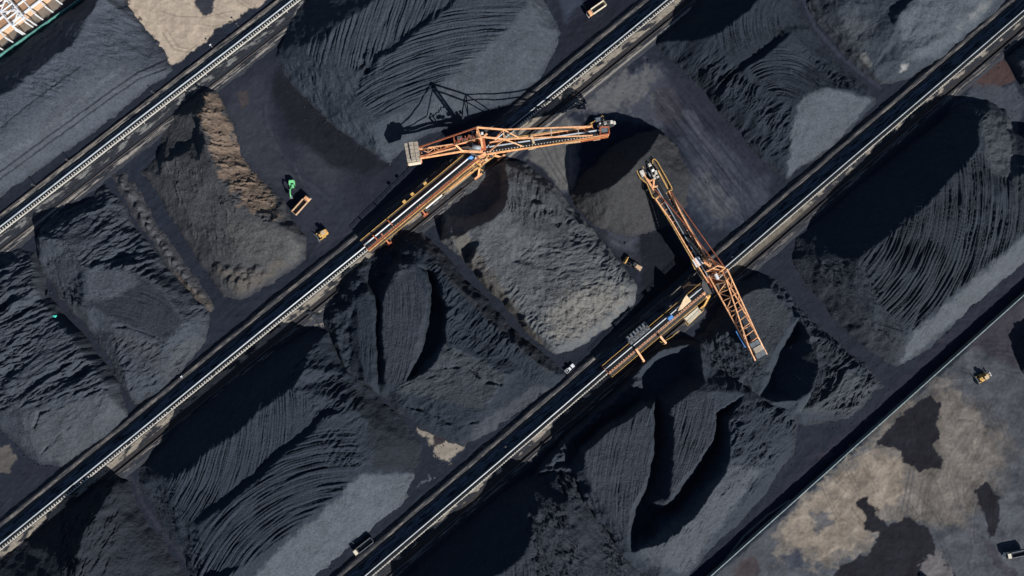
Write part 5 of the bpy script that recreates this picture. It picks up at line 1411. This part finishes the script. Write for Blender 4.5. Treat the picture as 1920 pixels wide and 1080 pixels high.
    U0, U1 = W(1363, 504.5, 20), W(1421, 632, 15.4)
    m = MB(o)
    for a, b, w in ((B0, B1, .62), (T0, T1, .55), (R0, R1, .6), (U0, U1, .55), (U1, R1, .6), (T1, B1, .5)): m.bar(a, b, w, w)
    m.build('rear_arm_chords', 'orange', root)
    m = MB(o)
    m.lattice(B0.lerp(B1, .02), B0.lerp(B1, .86), T0.lerp(T1, .02), T0.lerp(T1, .98), 9, .34)
    m.lattice(T0, T1, U0, U1, 9, .3, diag=False); m.lattice(R0.lerp(R1, .04), R0.lerp(R1, .82), U0.lerp(U1, .05), U0.lerp(U1, .98), 9, .2)
    m.lattice(B0, B0.lerp(B1, .88), R0, R0.lerp(R1, .88), 4, .24, diag=False)
    m.build('rear_arm_bracing', 'orange', root)
    m = MB(o); m.tube(W(1341, 514, 15), W(1346, 524, 15), .8, 12); m.build('luffing_drum', 'white', root)
    m = MB(o); m.box(W(1352, 534, 13), (3.4, 4.4, 1.6), rad(-60)); m.build('machinery_house', 'grating', root)
    d = (B1 - B0); d.z = 0; ang = math.atan2(d.y, d.x); d.normalize(); s = Vector((-d.y, d.x, 0))
    c = W(1419, 654, 14.2)
    for k, (t, l, mt, z) in enumerate(((-2.7, 2.3, 'grey', .2), (0, 2.7, 'conc', .45), (2.7, 2.4, 'grey', .2))):
        for j in (-1, 1) if mt == 'grey' else (0,):
            b = MB(o); b.box(c + d * t + s * (j * 1.25) + Vector((0, 0, z)), (l, 2.42 if j else 4.3, 2.6), ang, .98); b.build('counterweight_block', mt, root)
    b = MB(o); b.box(c + Vector((0, 0, -1.6)), (8.6, 5.4, .5), ang); b.build('counterweight_tray', 'red', root)
    m = MB(o); m.path([W(1380, 621, 12.6), W(1398, 652, 12.8)], .5); m.build('cable_tray', 'blue', root)
    # cab
    m = MB(o); m.box(W(1308, 491, 11.6) , (3.3, 3.9, 2.6), ang + math.pi / 2); cb = m.build('operator_cab', 'white', root)
    m = MB(o); m.box(W(1308, 491, 11.8), (3.34, 3.94, .9), ang + math.pi / 2); m.build('cab_window', 'glass', cb)
    m = MB(o); m.box(W(1308, 491, 12.95), (3.6, 4.1, .16), ang + math.pi / 2); m.build('cab_roof', 'white', cb)
    m = MB(o); m.path([W(1297, 485, 10), W(1296, 490, 10), W(1303, 505, 10), W(1314, 502, 10)], .35); m.path([W(1316, 517, 10), W(1319, 524, 10), W(1330, 518, 10)], .35); m.build('cab_platform_rail', 'yellow', root)
    m = MB(o); m.bar(W(1300, 490, 9.6), W(1322, 524, 9.6), 2.6, .2); m.build('cab_platform', 'grating', root)
    # slewing deck and portal
    m = MB(o); m.tube(UV(track_u(1325, 541), v0 - 1, 8), UV(track_u(1325, 541), v0 - 1, 9.4), 4.3, 28); m.build('slewing_ring', 'steel', root)
    m = MB(o); m.box(W(1337, 524, 11), (6, 5.2, 1.6), ang); m.build('slewing_deck', 'red', root)
    for du in (-7, 7):
        for v in (-7.15, 5.75):
            m = MB(o); uc = track_u(1325, 541)
            m.bar(UV(uc + du, v0 + v, bh + 1), UV(uc + du * .45, v0 + v * .45, 8), .8); m.box(UV(uc + du, v0 + v, bh + .75), (4.4, .8, 1.0), TRACK_ANGLE)
            m.build('portal_leg', 'yellow' if v > 0 else 'orange', root)
    # tail gallery
    u1, u0 = track_u(1325, 545, 8), track_u(1143, 703, 4)
    zt = lambda u: np.interp(u, [u0, u0 + 16, u1 + 4], [bh + ch + .4, bh + ch + 1.2, 8.0])

    def T(u, v, dz=0.0): return UV(u, v0 + v, zt(u) + dz)
    us = np.linspace(u0, u1, 24)
    m = MB(o); belt_sweep(m, [T(u, -1.5, .45) for u in us], [(x * 1.1, y * 1.1) for x, y in TROUGH]); m.build('tripper_belt', 'belt', root, True)
    m = MB(o); belt_sweep(m, [T(u, -1.5, .52) for u in us], [(x * 1.1, y * 1.1) for x, y in COALBED]); m.build('coal_on_belt', 'beltcoal', root, True)
    m = MB(o); m.path([T(u, -3.3, -.6) for u in us], .1, 2.6); m.build('shadow_sheeting', 'steel', root)  # plate added to give this tail gallery a solid shadow
    for v, mt, w in ((-2.9, 'steel', .35), (0.05, 'red', .4)):
        m = MB(o); m.path([T(u, v, .4) for u in us], w, .6); m.build('tripper_chord', mt, root)
    first = None
    for i, u in enumerate(np.arange(u0 + 1, u1, 1.4)):
        p = T(u, -.2, .95)
        if first is None:
            b = MB(p); b.box(p, (.5, .6, .3), TRACK_ANGLE); b.box(p - Vector((0, 0, .3)), (.3, .3, .5), TRACK_ANGLE); first = b.build('tripper_idler', 'beige', root); q = first
        else:
            q = first.copy(); COL.objects.link(q)
        q.parent = root; q.location = p - o
    m = MB(o)
    for u in us[::3]:
        for v in (-2.9, .2): m.bar(T(u, v, .2), UV(u, v0 + v * 1.5, bh + .2), .35)
        m.bar(T(u, -2.9, 0), T(u, .2, 0), .3)
    m.build('tripper_frame', 'red', root)
    m = MB(o); m.path([T(u, 1.3, 0) for u in us], 1.5, .14); m.build('tripper_walkway', 'grating', root)
    m = MB(o); m.path([T(u, .55, .1) for u in us], .18, .3); m.build('walkway_kerb', 'tan', root)
    for pts in ([T(u, 2.3, 0) for u in us], [T(u, -4.6, 0) for u in us], [W(x, y, 5.5) for x, y in ((1236, 640), (1240, 642), (1258, 632), (1272, 620))], [W(x, y, 5.5) for x, y in ((1284, 604), (1288, 611), (1318, 582), (1316, 578))]):
        m = MB(o); handrail(m, pts, 1.1, .13); m.build('tripper_handrail', 'yellow', root)
    for a, b in (((1192, 654), (1207.5, 677.5)), ((1237, 630), (1248.5, 643.5)), ((1317, 548), (1326, 558))):
        m = MB(o); m.bar(W(a[0], a[1], 8), W(b[0], b[1], 6.5), .9); m.bar(W(b[0], b[1], 6.4), W(b[0] - 6, b[1] + 2, bh), .5); m.build('outrigger_leg', 'orange', root)
    m = MB(o); cc = W(1298.5, 590, 5.4)
    m.box(cc + Vector((0, 0, -1.4)), (8.4, 4.0, 2.8), TRACK_ANGLE); eh = m.build('electrical_house', 'tan', root)
    m = MB(o); m.box(cc + Vector((.3, -.4, .15)), (7.9, 3.2, .24), TRACK_ANGLE); m.build('house_roof', 'cream', eh)
    m = MB(o); m.prism([W(1270, 584, 7), W(1281, 561, 7), W(1287, 552, 7), W(1297, 564, 7), W(1280, 580, 7)], [W(1271, 583, 8.2), W(1281, 562, 10), W(1287, 553, 10.6), W(1296, 564, 9.6), W(1279, 579, 8.6)]); m.build('tail_hopper', 'tan', root)
    m = MB(o); m.box(W(1257, 596, 8.5), (2.6, 1.6, 1.2), TRACK_ANGLE); m.build('blue_cover', 'blue', root)
    m = MB(o); m.bar(W(1256, 573, 6.6), W(1276, 595, 6.6), 1.3, .25); m.build('cross_bridge', 'grating', root)
    m = MB(o); m.bar(W(1178, 640, 7), W(1214, 610, 7), 4.2, .2)
    for x, y in ((1182, 641), (1211, 615)): m.bar(W(x, y, 1), W(x, y, 7), .4)
    m.build('cable_deck', 'grey', root)
    m = MB(o)
    for i in range(7):
        f = i / 6; m.box(W(1180 + 34 * f, 641 - 28 * f, 7.5), (1.0, 3.2 if i % 2 else 1.6, 1.1), TRACK_ANGLE)
    m.bar(W(1180, 641, 7.1), W(1214, 613, 7.1), .5, .3)
    m.build('resistor_bank', 'steel', root)
    m = MB(o)
    for i in range(6): m.box(W(1232 + 4.5 * i, 603 - 4 * i, 4.5), (.9, 2.6, 1.8), TRACK_ANGLE)
    m.box(W(1232, 603, 4), (3, 3, 2.6), TRACK_ANGLE); m.build('cable_reel', 'grating', root)


stacker_right()
stacker_left()


# ------------------------------------------------------------------ vehicles (x forward)
def wheels(root, xs, half, r, w, hub='steel'):
    for x in xs:
        for s in (-1, 1):
            m = MB(); m.tube((x, s * half - w / 2, r), (x, s * half + w / 2, r), r, 16); t = m.build('wheel', 'tyre', root)
            h = MB(); h.tube((x, s * (half + w / 2 + .01), r), (x, s * (half + w / 2 + .05), r), r * .5, 12); h.build('rim', hub, t)


def heading(a, b):
    p, q = W(*a), W(*b)
    return math.atan2(q.y - p.y, q.x - p.x)


def pose(root, px, py, z=0.05):
    w = W(px, py, z); root.location = w


def dump_truck(px, py, tail, head, cabm, bodym, label, L=10.4, load=True):
    root = empty('dump_truck', (0, 0, 0), heading(tail, head), label, 'dump truck', 'dump trucks')
    pose(root, px, py)
    wheels(root, (3.3, -1.6, -3.2), 1.02, .52, .36)
    m = MB(); m.box((0, 0, .85), (L - .6, 1.0, .35)); m.build('chassis', 'steel', root)
    m = MB()
    m.prism([(3.1, -1.2, .8), (5.0, -1.2, .8), (5.0, 1.2, .8), (3.1, 1.2, .8)], [(3.1, -1.2, 2.0), (5.05, -1.2, 1.9), (5.05, 1.2, 1.9), (3.1, 1.2, 2.0)])
    m.prism([(3.1, -1.2, 2.0), (5.05, -1.2, 1.9), (5.05, 1.2, 1.9), (3.1, 1.2, 2.0)], [(3.15, -1.1, 2.95), (4.7, -1.1, 2.9), (4.7, 1.1, 2.9), (3.15, 1.1, 2.95)])
    c = m.build('cab', cabm, root)
    m = MB(); m.prism([(5.03, -1.0, 1.98), (5.08, -1.0, 1.98), (5.08, 1.0, 1.98), (5.03, 1.0, 1.98)], [(4.72, -.95, 2.8), (4.77, -.95, 2.8), (4.77, .95, 2.8), (4.72, .95, 2.8)]); m.build('windscreen', 'glass', c)
    m = MB(); m.box((5.1, 0, .75), (.25, 2.4, .4)); m.build('bumper', 'white', c)
    for s in (-1, 1):
        m = MB(); m.box((4.9, s * 1.42, 2.2), (.12, .3, .55)); m.build('mirror', 'steel', c)
    m = MB()
    x0, x1, hw, zb, zt_ = -5.0, 2.75, 1.2, 1.15, 2.75
    m.box(((x0 + x1) / 2, 0, zb), (x1 - x0, 2 * hw - .1, .16))
    for s in (-1, 1):
        m.box(((x0 + x1) / 2, s * (hw + .03), (zb + zt_) / 2), (x1 - x0, .14, zt_ - zb)); m.box(((x0 + x1) / 2, s * (hw + .05), zt_ + .06), (x1 - x0 + .1, .30, .12))
        for i in range(6): m.box((x0 + .5 + i * 1.35, s * (hw + .15), (zb + zt_) / 2), (.12, .10, zt_ - zb - .1))
    m.box((x1 + .08, 0, (zb + zt_) / 2 + .15), (.14, 2 * hw, zt_ - zb + .3)); m.box((x0 - .08, 0, (zb + zt_) / 2 - .1), (.12, 2 * hw, zt_ - zb - .2))
    bd = m.build('tipper_body', bodym, root)
    if load:
        m = MB(); m.prism([(x0 + .2, -hw + .12, 1.3), (x1 - .2, -hw + .12, 1.3), (x1 - .2, hw - .12, 1.3), (x0 + .2, hw - .12, 1.3)], [(x0 + 1.2, -.5, 1.9), (x1 - 1.2, -.5, 2.0), (x1 - 1.2, .5, 2.0), (x0 + 1.2, .5, 1.9)]); m.build('coal_load', 'roof', bd)
    return root


dump_truck(1117, 20, (1140, 5), (1104, 30), 'orange', 'cream', 'orange cabbed dump truck with an empty pale body at the top edge')
dump_truck(682, 1022, (700, 1008), (664, 1036), 'cream', 'grey', 'cream cabbed dump truck with a dark body beside the bottom end of a conveyor')
dump_truck(567, 386, (554, 400), (580, 371), 'orange', 'beige', 'orange tan dump truck parked beside the small green excavator', 9.8)
dump_truck(1899, 1036, (1925, 1031), (1876, 1041), 'cream', 'grey', 'grey truck with a cream cab at the lower right edge of the photo')
dump_truck(1748, 1100, (1760, 1112), (1736, 1090), 'white', 'grey', 'truck just below the bottom edge whose shadow points into the dark puddle')


def pickup():
    root = empty('pickup_truck', (0, 0, 0), heading((1060, 698), (1076, 683)), 'small white pickup truck driving alone on the dark haul road', 'pickup truck')
    pose(root, 1068, 690.5)
    wheels(root, (1.65, -1.55), .78, .37, .25, 'galv')
    m = MB()
    m.prism([(-2.65, -.92, .45), (2.5, -.90, .45), (2.5, .90, .45), (-2.65, .92, .45)], [(-2.65, -.92, .72), (2.62, -.88, .72), (2.62, .88, .72), (-2.65, .92, .72)])
    m.prism([(1.0, -.92, .72), (2.62, -.85, .72), (2.62, .85, .72), (1.0, .92, .72)], [(1.0, -.88, 1.08), (2.45, -.78, 1.0), (2.45, .78, 1.0), (1.0, .88, 1.08)])
    for s in (-1, 1):
        m.box((-1.78, s * .86, .92), (1.75, .14, .42))
    m.box((-2.6, 0, .92), (.12, 1.7, .42))
    b = m.build('body', 'white', root)
    m = MB(); m.prism([(-.9, -.9, .72), (1.25, -.9, .72), (1.25, .9, .72), (-.9, .9, .72)], [(-.9, -.86, 1.1), (1.05, -.86, 1.1), (1.05, .86, 1.1), (-.9, .86, 1.1)]); m.build('door_panel', 'white', b)
    m = MB(); m.prism([(-.88, -.84, 1.1), (1.0, -.84, 1.1), (1.0, .84, 1.1), (-.88, .84, 1.1)], [(-.7, -.68, 1.72), (.3, -.68, 1.72), (.3, .68, 1.72), (-.7, .68, 1.72)]); m.build('window', 'glass', root)
    m = MB(); m.box((-.2, 0, 1.76), (1.1, 1.42, .08)); m.build('roof', 'white', root)
    m = MB(); m.box((-1.75, 0, .75), (1.6, 1.5, .06)); m.build('bed_liner', 'roof', root)
    m = MB(); m.box((-1.7, .05, .92), (.5, .42, .3)); m.build('cargo_box', 'white', root)
    for s in (-1, 1):
        m = MB(); m.box((2.56, s * .65, .85), (.08, .35, .16)); m.build('headlight', 'glass', root)


pickup()


def bulldozer(px, py, tail, head, label, cabm='tan', ripper=False):
    root = empty('bulldozer', (0, 0, 0), heading(tail, head), label, 'bulldozer', 'yellow bulldozers')
    pose(root, px, py)
    for s in (-1, 1):
        m = MB(); y = s * 1.25
        m.prism([(x, y - .3, z) for x, z in ((-2.3, .5), (-1.9, .05), (1.7, .05), (2.2, .5), (1.7, 1.0), (-1.9, 1.0))], [(x, y + .3, z) for x, z in ((-2.3, .5), (-1.9, .05), (1.7, .05), (2.2, .5), (1.7, 1.0), (-1.9, 1.0))])
        m.build('crawler_track', 'tyre', root)
    m = MB(); m.prism([(-2.2, -.9, .6), (2.2, -.75, .6), (2.2, .75, .6), (-2.2, .9, .6)], [(-2.2, -.9, 1.7), (2.2, -.6, 1.8), (2.2, .6, 1.8), (-2.2, .9, 1.7)])
    for s in (-1, 1): m.box((-.3, s * 1.2, 1.15), (3.4, .6, .2))
    m.build('hull', 'yellow', root)
    m = MB(); m.box((-1.5, 0, 2.0), (1.2, 1.9, .7)); m.build('fuel_tank', 'yellow', root)
    m = MB(); m.box((-.4, 0, 2.35), (1.5, 1.5, 1.3)); c = m.build('cab', 'glass', root)
    m = MB(); m.box((-.4, 0, 3.06), (1.8, 1.8, .14)); m.build('cab_roof', cabm, c)
    m = MB(); m.tube((1.3, .3, 1.8), (1.3, .3, 2.7), .12); m.build('exhaust', 'steel', root)
    m = MB()
    for s in (-1, 1): m.bar((-.4, s * 1.7, .7), (3.0, s * 1.6, .6), .3)
    m.build('push_arm', 'yellow', root)
    m = MB(); n = 6
    for i in range(n):
        y0, y1 = -2.1 + 4.2 * i / n, -2.1 + 4.2 * (i + 1) / n
        b = lambda y: .35 * (abs(y) / 2.1) ** 2
        m.prism([(3.0 + b(y0), y0, .05), (3.2 + b(y0), y0, .05), (3.2 + b(y1), y1, .05), (3.0 + b(y1), y1, .05)], [(3.1 + b(y0), y0, 1.5), (3.4 + b(y0), y0, 1.55), (3.4 + b(y1), y1, 1.55), (3.1 + b(y1), y1, 1.5)])
    m.build('blade', 'grey', root)
    if ripper:
        m = MB(); m.bar((-2.2, .5, 1.4), (-3.8, .5, 1.6), .22); m.bar((-2.2, -.5, 1.4), (-3.8, -.5, 1.6), .22); m.bar((-3.8, -1.1, 1.5), (-3.8, 1.1, 1.5), .35); m.bar((-3.8, 0, 1.6), (-4.0, 0, .2), .22); m.build('ripper', 'galv', root)
    return root


bulldozer(607, 438.5, (624, 428), (592, 449), 'yellow bulldozer pushing coal at the foot of the brown pile')
bulldozer(1840, 707.5, (1856, 700), (1828, 715), 'lone yellow bulldozer on the dusty ground beyond the long wall', 'tan', True)


def wheel_loader():
    root = empty('wheel_loader', (0, 0, 0), heading((1198, 503), (1174, 488)), 'wheel loader with a yellow bucket edge beside the olive grey pile', 'loader')
    pose(root, 1188, 497)
    wheels(root, (1.6, -1.6), 1.05, .8, .6)
    m = MB(); m.prism([(-3.6, -1.1, .8), (-.4, -.8, .8), (-.4, .8, .8), (-3.6, 1.1, .8)], [(-3.5, -1.0, 2.1), (-.5, -.8, 2.2), (-.5, .8, 2.2), (-3.5, 1.0, 2.1)]); m.build('engine_hood', 'beige', root)
    m = MB(); m.box((-3.65, 0, 1.2), (.5, 2.3, .9)); m.build('rear_weight', 'conc', root)
    m = MB(); m.box((.1, 0, 2.6), (1.5, 1.5, 1.7)); c = m.build('cab', 'glass', root)
    m = MB(); m.box((.1, 0, 3.5), (1.75, 1.7, .14)); m.build('cab_roof', 'roof', c)
    m = MB(); m.box((1.5, 0, 1.2), (2.0, 1.2, .8)); m.build('front_frame', 'steel', root)
    m = MB()
    for s in (-1, 1): m.bar((1.2, s * .55, 2.0), (3.9, s * .6, .9), .25, .35)
    m.build('lift_arm', 'steel', root)
    m = MB(); m.prism([(3.8, -1.6, .1), (5.2, -1.6, .05), (5.2, 1.6, .05), (3.8, 1.6, .1)], [(3.8, -1.6, .2), (5.25, -1.6, .15), (5.25, 1.6, .15), (3.8, 1.6, .2)])
    m.prism([(3.7, -1.6, .1), (3.95, -1.6, .1), (3.95, 1.6, .1), (3.7, 1.6, .1)], [(3.9, -1.6, 1.6), (4.4, -1.6, 1.7), (4.4, 1.6, 1.7), (3.9, 1.6, 1.6)])
    for s in (-1, 1): m.prism([(3.8, s * 1.6 - .05, .1), (5.2, s * 1.6 - .05, .1), (4.4, s * 1.6 - .05, 1.6)], [(3.8, s * 1.6 + .05, .1), (5.2, s * 1.6 + .05, .1), (4.4, s * 1.6 + .05, 1.6)])
    m.build('bucket', 'yellow', root)


wheel_loader()


def excavator():
    root = empty('excavator', (0, 0, 0), heading((548.5, 338), (549.5, 364)), 'small bright green excavator loading the tan dump truck', 'excavator')
    pose(root, 549, 349)
    for s in (-1, 1):
        m = MB(); y = s * 1.1
        pr = ((-1.9, .45), (-1.6, .05), (1.5, .05), (1.9, .45), (1.5, .85), (-1.6, .85))
        m.prism([(x, y - .28, z) for x, z in pr], [(x, y + .28, z) for x, z in pr]); m.build('crawler_track', 'tyre', root)
    m = MB(); m.tube((0, 0, .8), (0, 0, 1.1), .8, 16); m.build('turntable', 'steel', root)
    m = MB(); m.prism([(-2.5, -1.1, 1.1), (-1.9, -1.35, 1.1), (.3, -1.35, 1.1), (.3, 1.35, 1.1), (-1.9, 1.35, 1.1), (-2.5, 1.1, 1.1)], [(-2.4, -1.0, 2.3), (-1.9, -1.2, 2.4), (.3, -1.2, 2.1), (.3, 1.2, 2.1), (-1.9, 1.2, 2.4), (-2.4, 1.0, 2.3)]); m.build('upper_body', 'green', root)
    m = MB(); m.box((.7, .75, 1.95), (1.7, 1.1, 1.7)); c = m.build('cab', 'glass', root)
    m = MB(); m.box((.65, .75, 2.84), (1.7, 1.1, .1)); m.build('cab_roof', 'green', c)
    m = MB(); m.path([(.5, -.2, 1.7), (2.4, -.2, 4.2), (4.6, -.2, 4.3)], .42, .5); m.build('boom', 'green', root)
    m = MB(); m.path([(4.6, -.2, 4.3), (5.6, -.2, 3.0)], .36, .4); m.build('arm', 'green', root)
    m = MB(); m.prism([(5.2, -.8, 2.2), (6.3, -.8, 2.3), (6.3, .4, 2.3), (5.2, .4, 2.2)], [(5.3, -.8, 3.1), (6.0, -.8, 3.2), (6.0, .4, 3.2), (5.3, .4, 3.1)]); m.build('bucket', 'grey', root)


excavator()

# ------------------------------------------------------------------ fences, posts, building, scrap
def wall_line(px0, px1, h, label, name, mt, cap, n=90, ext=(0, 0), zt=None):
    a, b = W(px0[0], px0[1], zt if zt is not None else h), W(px1[0], px1[1], zt if zt is not None else h)
    d = (b - a); d.z = 0; L = d.length; d.normalize()
    a = a - d * ext[0]; b = b + d * ext[1]; L = (b - a).length
    a.z = b.z = 0
    root = empty(name, a.lerp(b, .5), 0, label, 'wall' if 'wall' in name else 'fence')
    o = root.location
    m = MB(o); k = int(L / 4); rnd = random.Random(5)
    for i in range(k):
        p, q = a.lerp(b, i / k), a.lerp(b, (i + 1) / k)
        z = h + rnd.uniform(-.1, .1)
        m.bar(p + Vector((0, 0, z / 2 - .2)), q + Vector((0, 0, z / 2 - .2)), .22, z + .4)
    m.build('panel', mt, root)
    m = MB(o)
    m.path([a.lerp(b, i / k) + Vector((0, 0, h + .15 + rnd.uniform(-.05, .05))) for i in range(k + 1)], .42, .12)
    m.build('capping', cap, root)
    s = Vector((d.y, -d.x, 0))
    m = MB(o)
    for i in range(0, k, 2):
        p = a.lerp(b, i / k); m.bar(p + s * .9 + Vector((0, 0, -.2)), p + s * .15 + Vector((0, 0, h * .85)), .25)
    m.build('buttress', mt, root)


wall_line((1333, 1080), (1920, 553), 2.7, 'long low concrete wall with a pale rim dividing the coal yard from the dusty ground', 'yard_wall', 'wall', 'rim', ext=(90, 90))
wall_line((0, 103), (147, 0), 1.5, 'green mesh dust fence along the upper left corner of the yard', 'dust_fence', 'teal', 'teal', ext=(60, 60))

POSTS = [(60, 346, 'dark pole by the upper conveyor near the left edge'), (124, 299, 'second dark pole up the upper conveyor from the left edge'), (284, 171, 'dark pole where the grey corner pile ends'),
         (394, 84, 'pole with a white cap beside the pale sand patch'), (443, 44, 'dark pole at the far corner of the pale sand'), (340, 706, 'short pole with a white cap on the middle conveyor bank'), (948, 838, 'short pole on the lower conveyor bank near the tan spill'),
         (1373, 482, 'short pole with a lamp on the lower conveyor bank, right of the white cab')]
for i, (px, py, txt) in enumerate(POSTS):
    h = 3.2 if i < 5 else 3.0
    p = W(px, py, h)
    root = empty('lamp_post', (p.x, p.y, 0), 0, txt, 'pole', 'poles along the conveyors')
    m = MB((p.x, p.y, 0)); m.tube((p.x, p.y, 0), (p.x, p.y, h), .16, 8, .1); m.build('pole', 'steel', root)
    m = MB((p.x, p.y, 0)); m.box((p.x, p.y, h), (.9, .5, .18), TRACK_ANGLE); m.bar((p.x, p.y, h - .2), (p.x + .7, p.y - .8, h - .1), .12); m.build('lamp_head', 'white' if i in (3, 5, 7) else 'steel', root)

# corner building: brown roof under a white steel frame
def corner_building():
    c = W(20, 18, 5)
    root = empty('steel_framed_shed', (c.x, c.y, 0), 0, 'brown roofed shed under a white steel frame in the upper left corner', 'building')
    o = root.location
    # along-track direction and cross direction as seen at the corner
    e = W(76, 3, 5) - W(0, 62, 5); e.z = 0; e.normalize(); f = Vector((e.y, -e.x, 0))
    edge = W(0, 58, 5)

    def Q(a, b, z): return edge + e * a - f * b + Vector((0, 0, z - 5))
    for j in range(6):
        for i in range(-3, 9):
            m = MB(o); a0, a1 = i * 5.6 + .2, i * 5.6 + 5.4
            z = 4.2 + .05 * ((i * 7 + j * 3) % 3)
            m.prism([Q(a0, j * 4.6 + .25, z), Q(a1, j * 4.6 + .25, z), Q(a1, j * 4.6 + 4.35, z), Q(a0, j * 4.6 + 4.35, z)], [Q(a0, j * 4.6 + .25, z + .2), Q(a1, j * 4.6 + .25, z + .2), Q(a1, j * 4.6 + 4.35, z + .2), Q(a0, j * 4.6 + 4.35, z + .2)])
            m.build('roof_panel', 'brown', root)
    m = MB(o); m.prism([Q(-18, .4, 0), Q(52, .4, 0), Q(52, 27.4, 0), Q(-18, 27.4, 0)], [Q(-18, .4, 4.1), Q(52, .4, 4.1), Q(52, 27.4, 4.1), Q(-18, 27.4, 4.1)]); m.build('wall', 'beige', root)
    for j in range(7):
        m = MB(o); m.bar(Q(-18, j * 4.6 - .05, 4.7), Q(52, j * 4.6 - .05, 4.7), .75 if j == 0 else .5, .6); m.build('eaves_beam', 'white', root)
    for i in range(-3, 10):
        m = MB(o); a = i * 5.6
        m.bar(Q(a, -4.4, 5.3), Q(a, 27.6, 5.3), .55, .5); m.bar(Q(a, -4.4, 0), Q(a, -4.4, 5.3), .45); m.build('portal_beam', 'white', root)
    m = MB(o)
    a = Q(6.5, -5, 9); b = Q(13, -5, 9); c2 = Q(6.5, 16, 9); d2 = Q(13, 16, 9)
    m.bar(a, c2, .6); m.bar(b, d2, .6)
    m.lattice(a, c2, b, d2, 5, .4)
    m.lattice(Q(6.5, -5, 6), Q(6.5, 16, 6), a, c2, 6, .3); m.lattice(Q(13, -5, 6), Q(13, 16, 6), b, d2, 6, .3)
    for p in (Q(6.5, -5, 0), Q(13, -5, 0), Q(6.5, 16, 0), Q(13, 16, 0)): m.bar(p, p + Vector((0, 0, 9)), .45)
    m.build('roof_truss', 'white', root)


corner_building()

m = MB(W(102, 593, 9)); w = W(102, 593, 9.3)
m.prism([w + Vector(p) for p in ((-.9, -.2, -.6), (.2, -.6, -.6), (.8, .4, -.6), (-.3, .5, -.6))], [w + Vector(p) for p in ((-.6, -.1, .4), (.1, -.4, .5), (.5, .3, .4), (-.2, .3, .55))])
t = m.build('tarpaulin', mat('turquoise_tarpaulin', (0.05, 0.55, 0.45), rough=.5)); t.location = W(102, 593, 9)
tag(t, 'tiny turquoise tarpaulin lying on the gullied coal at the left', 'tarpaulin')
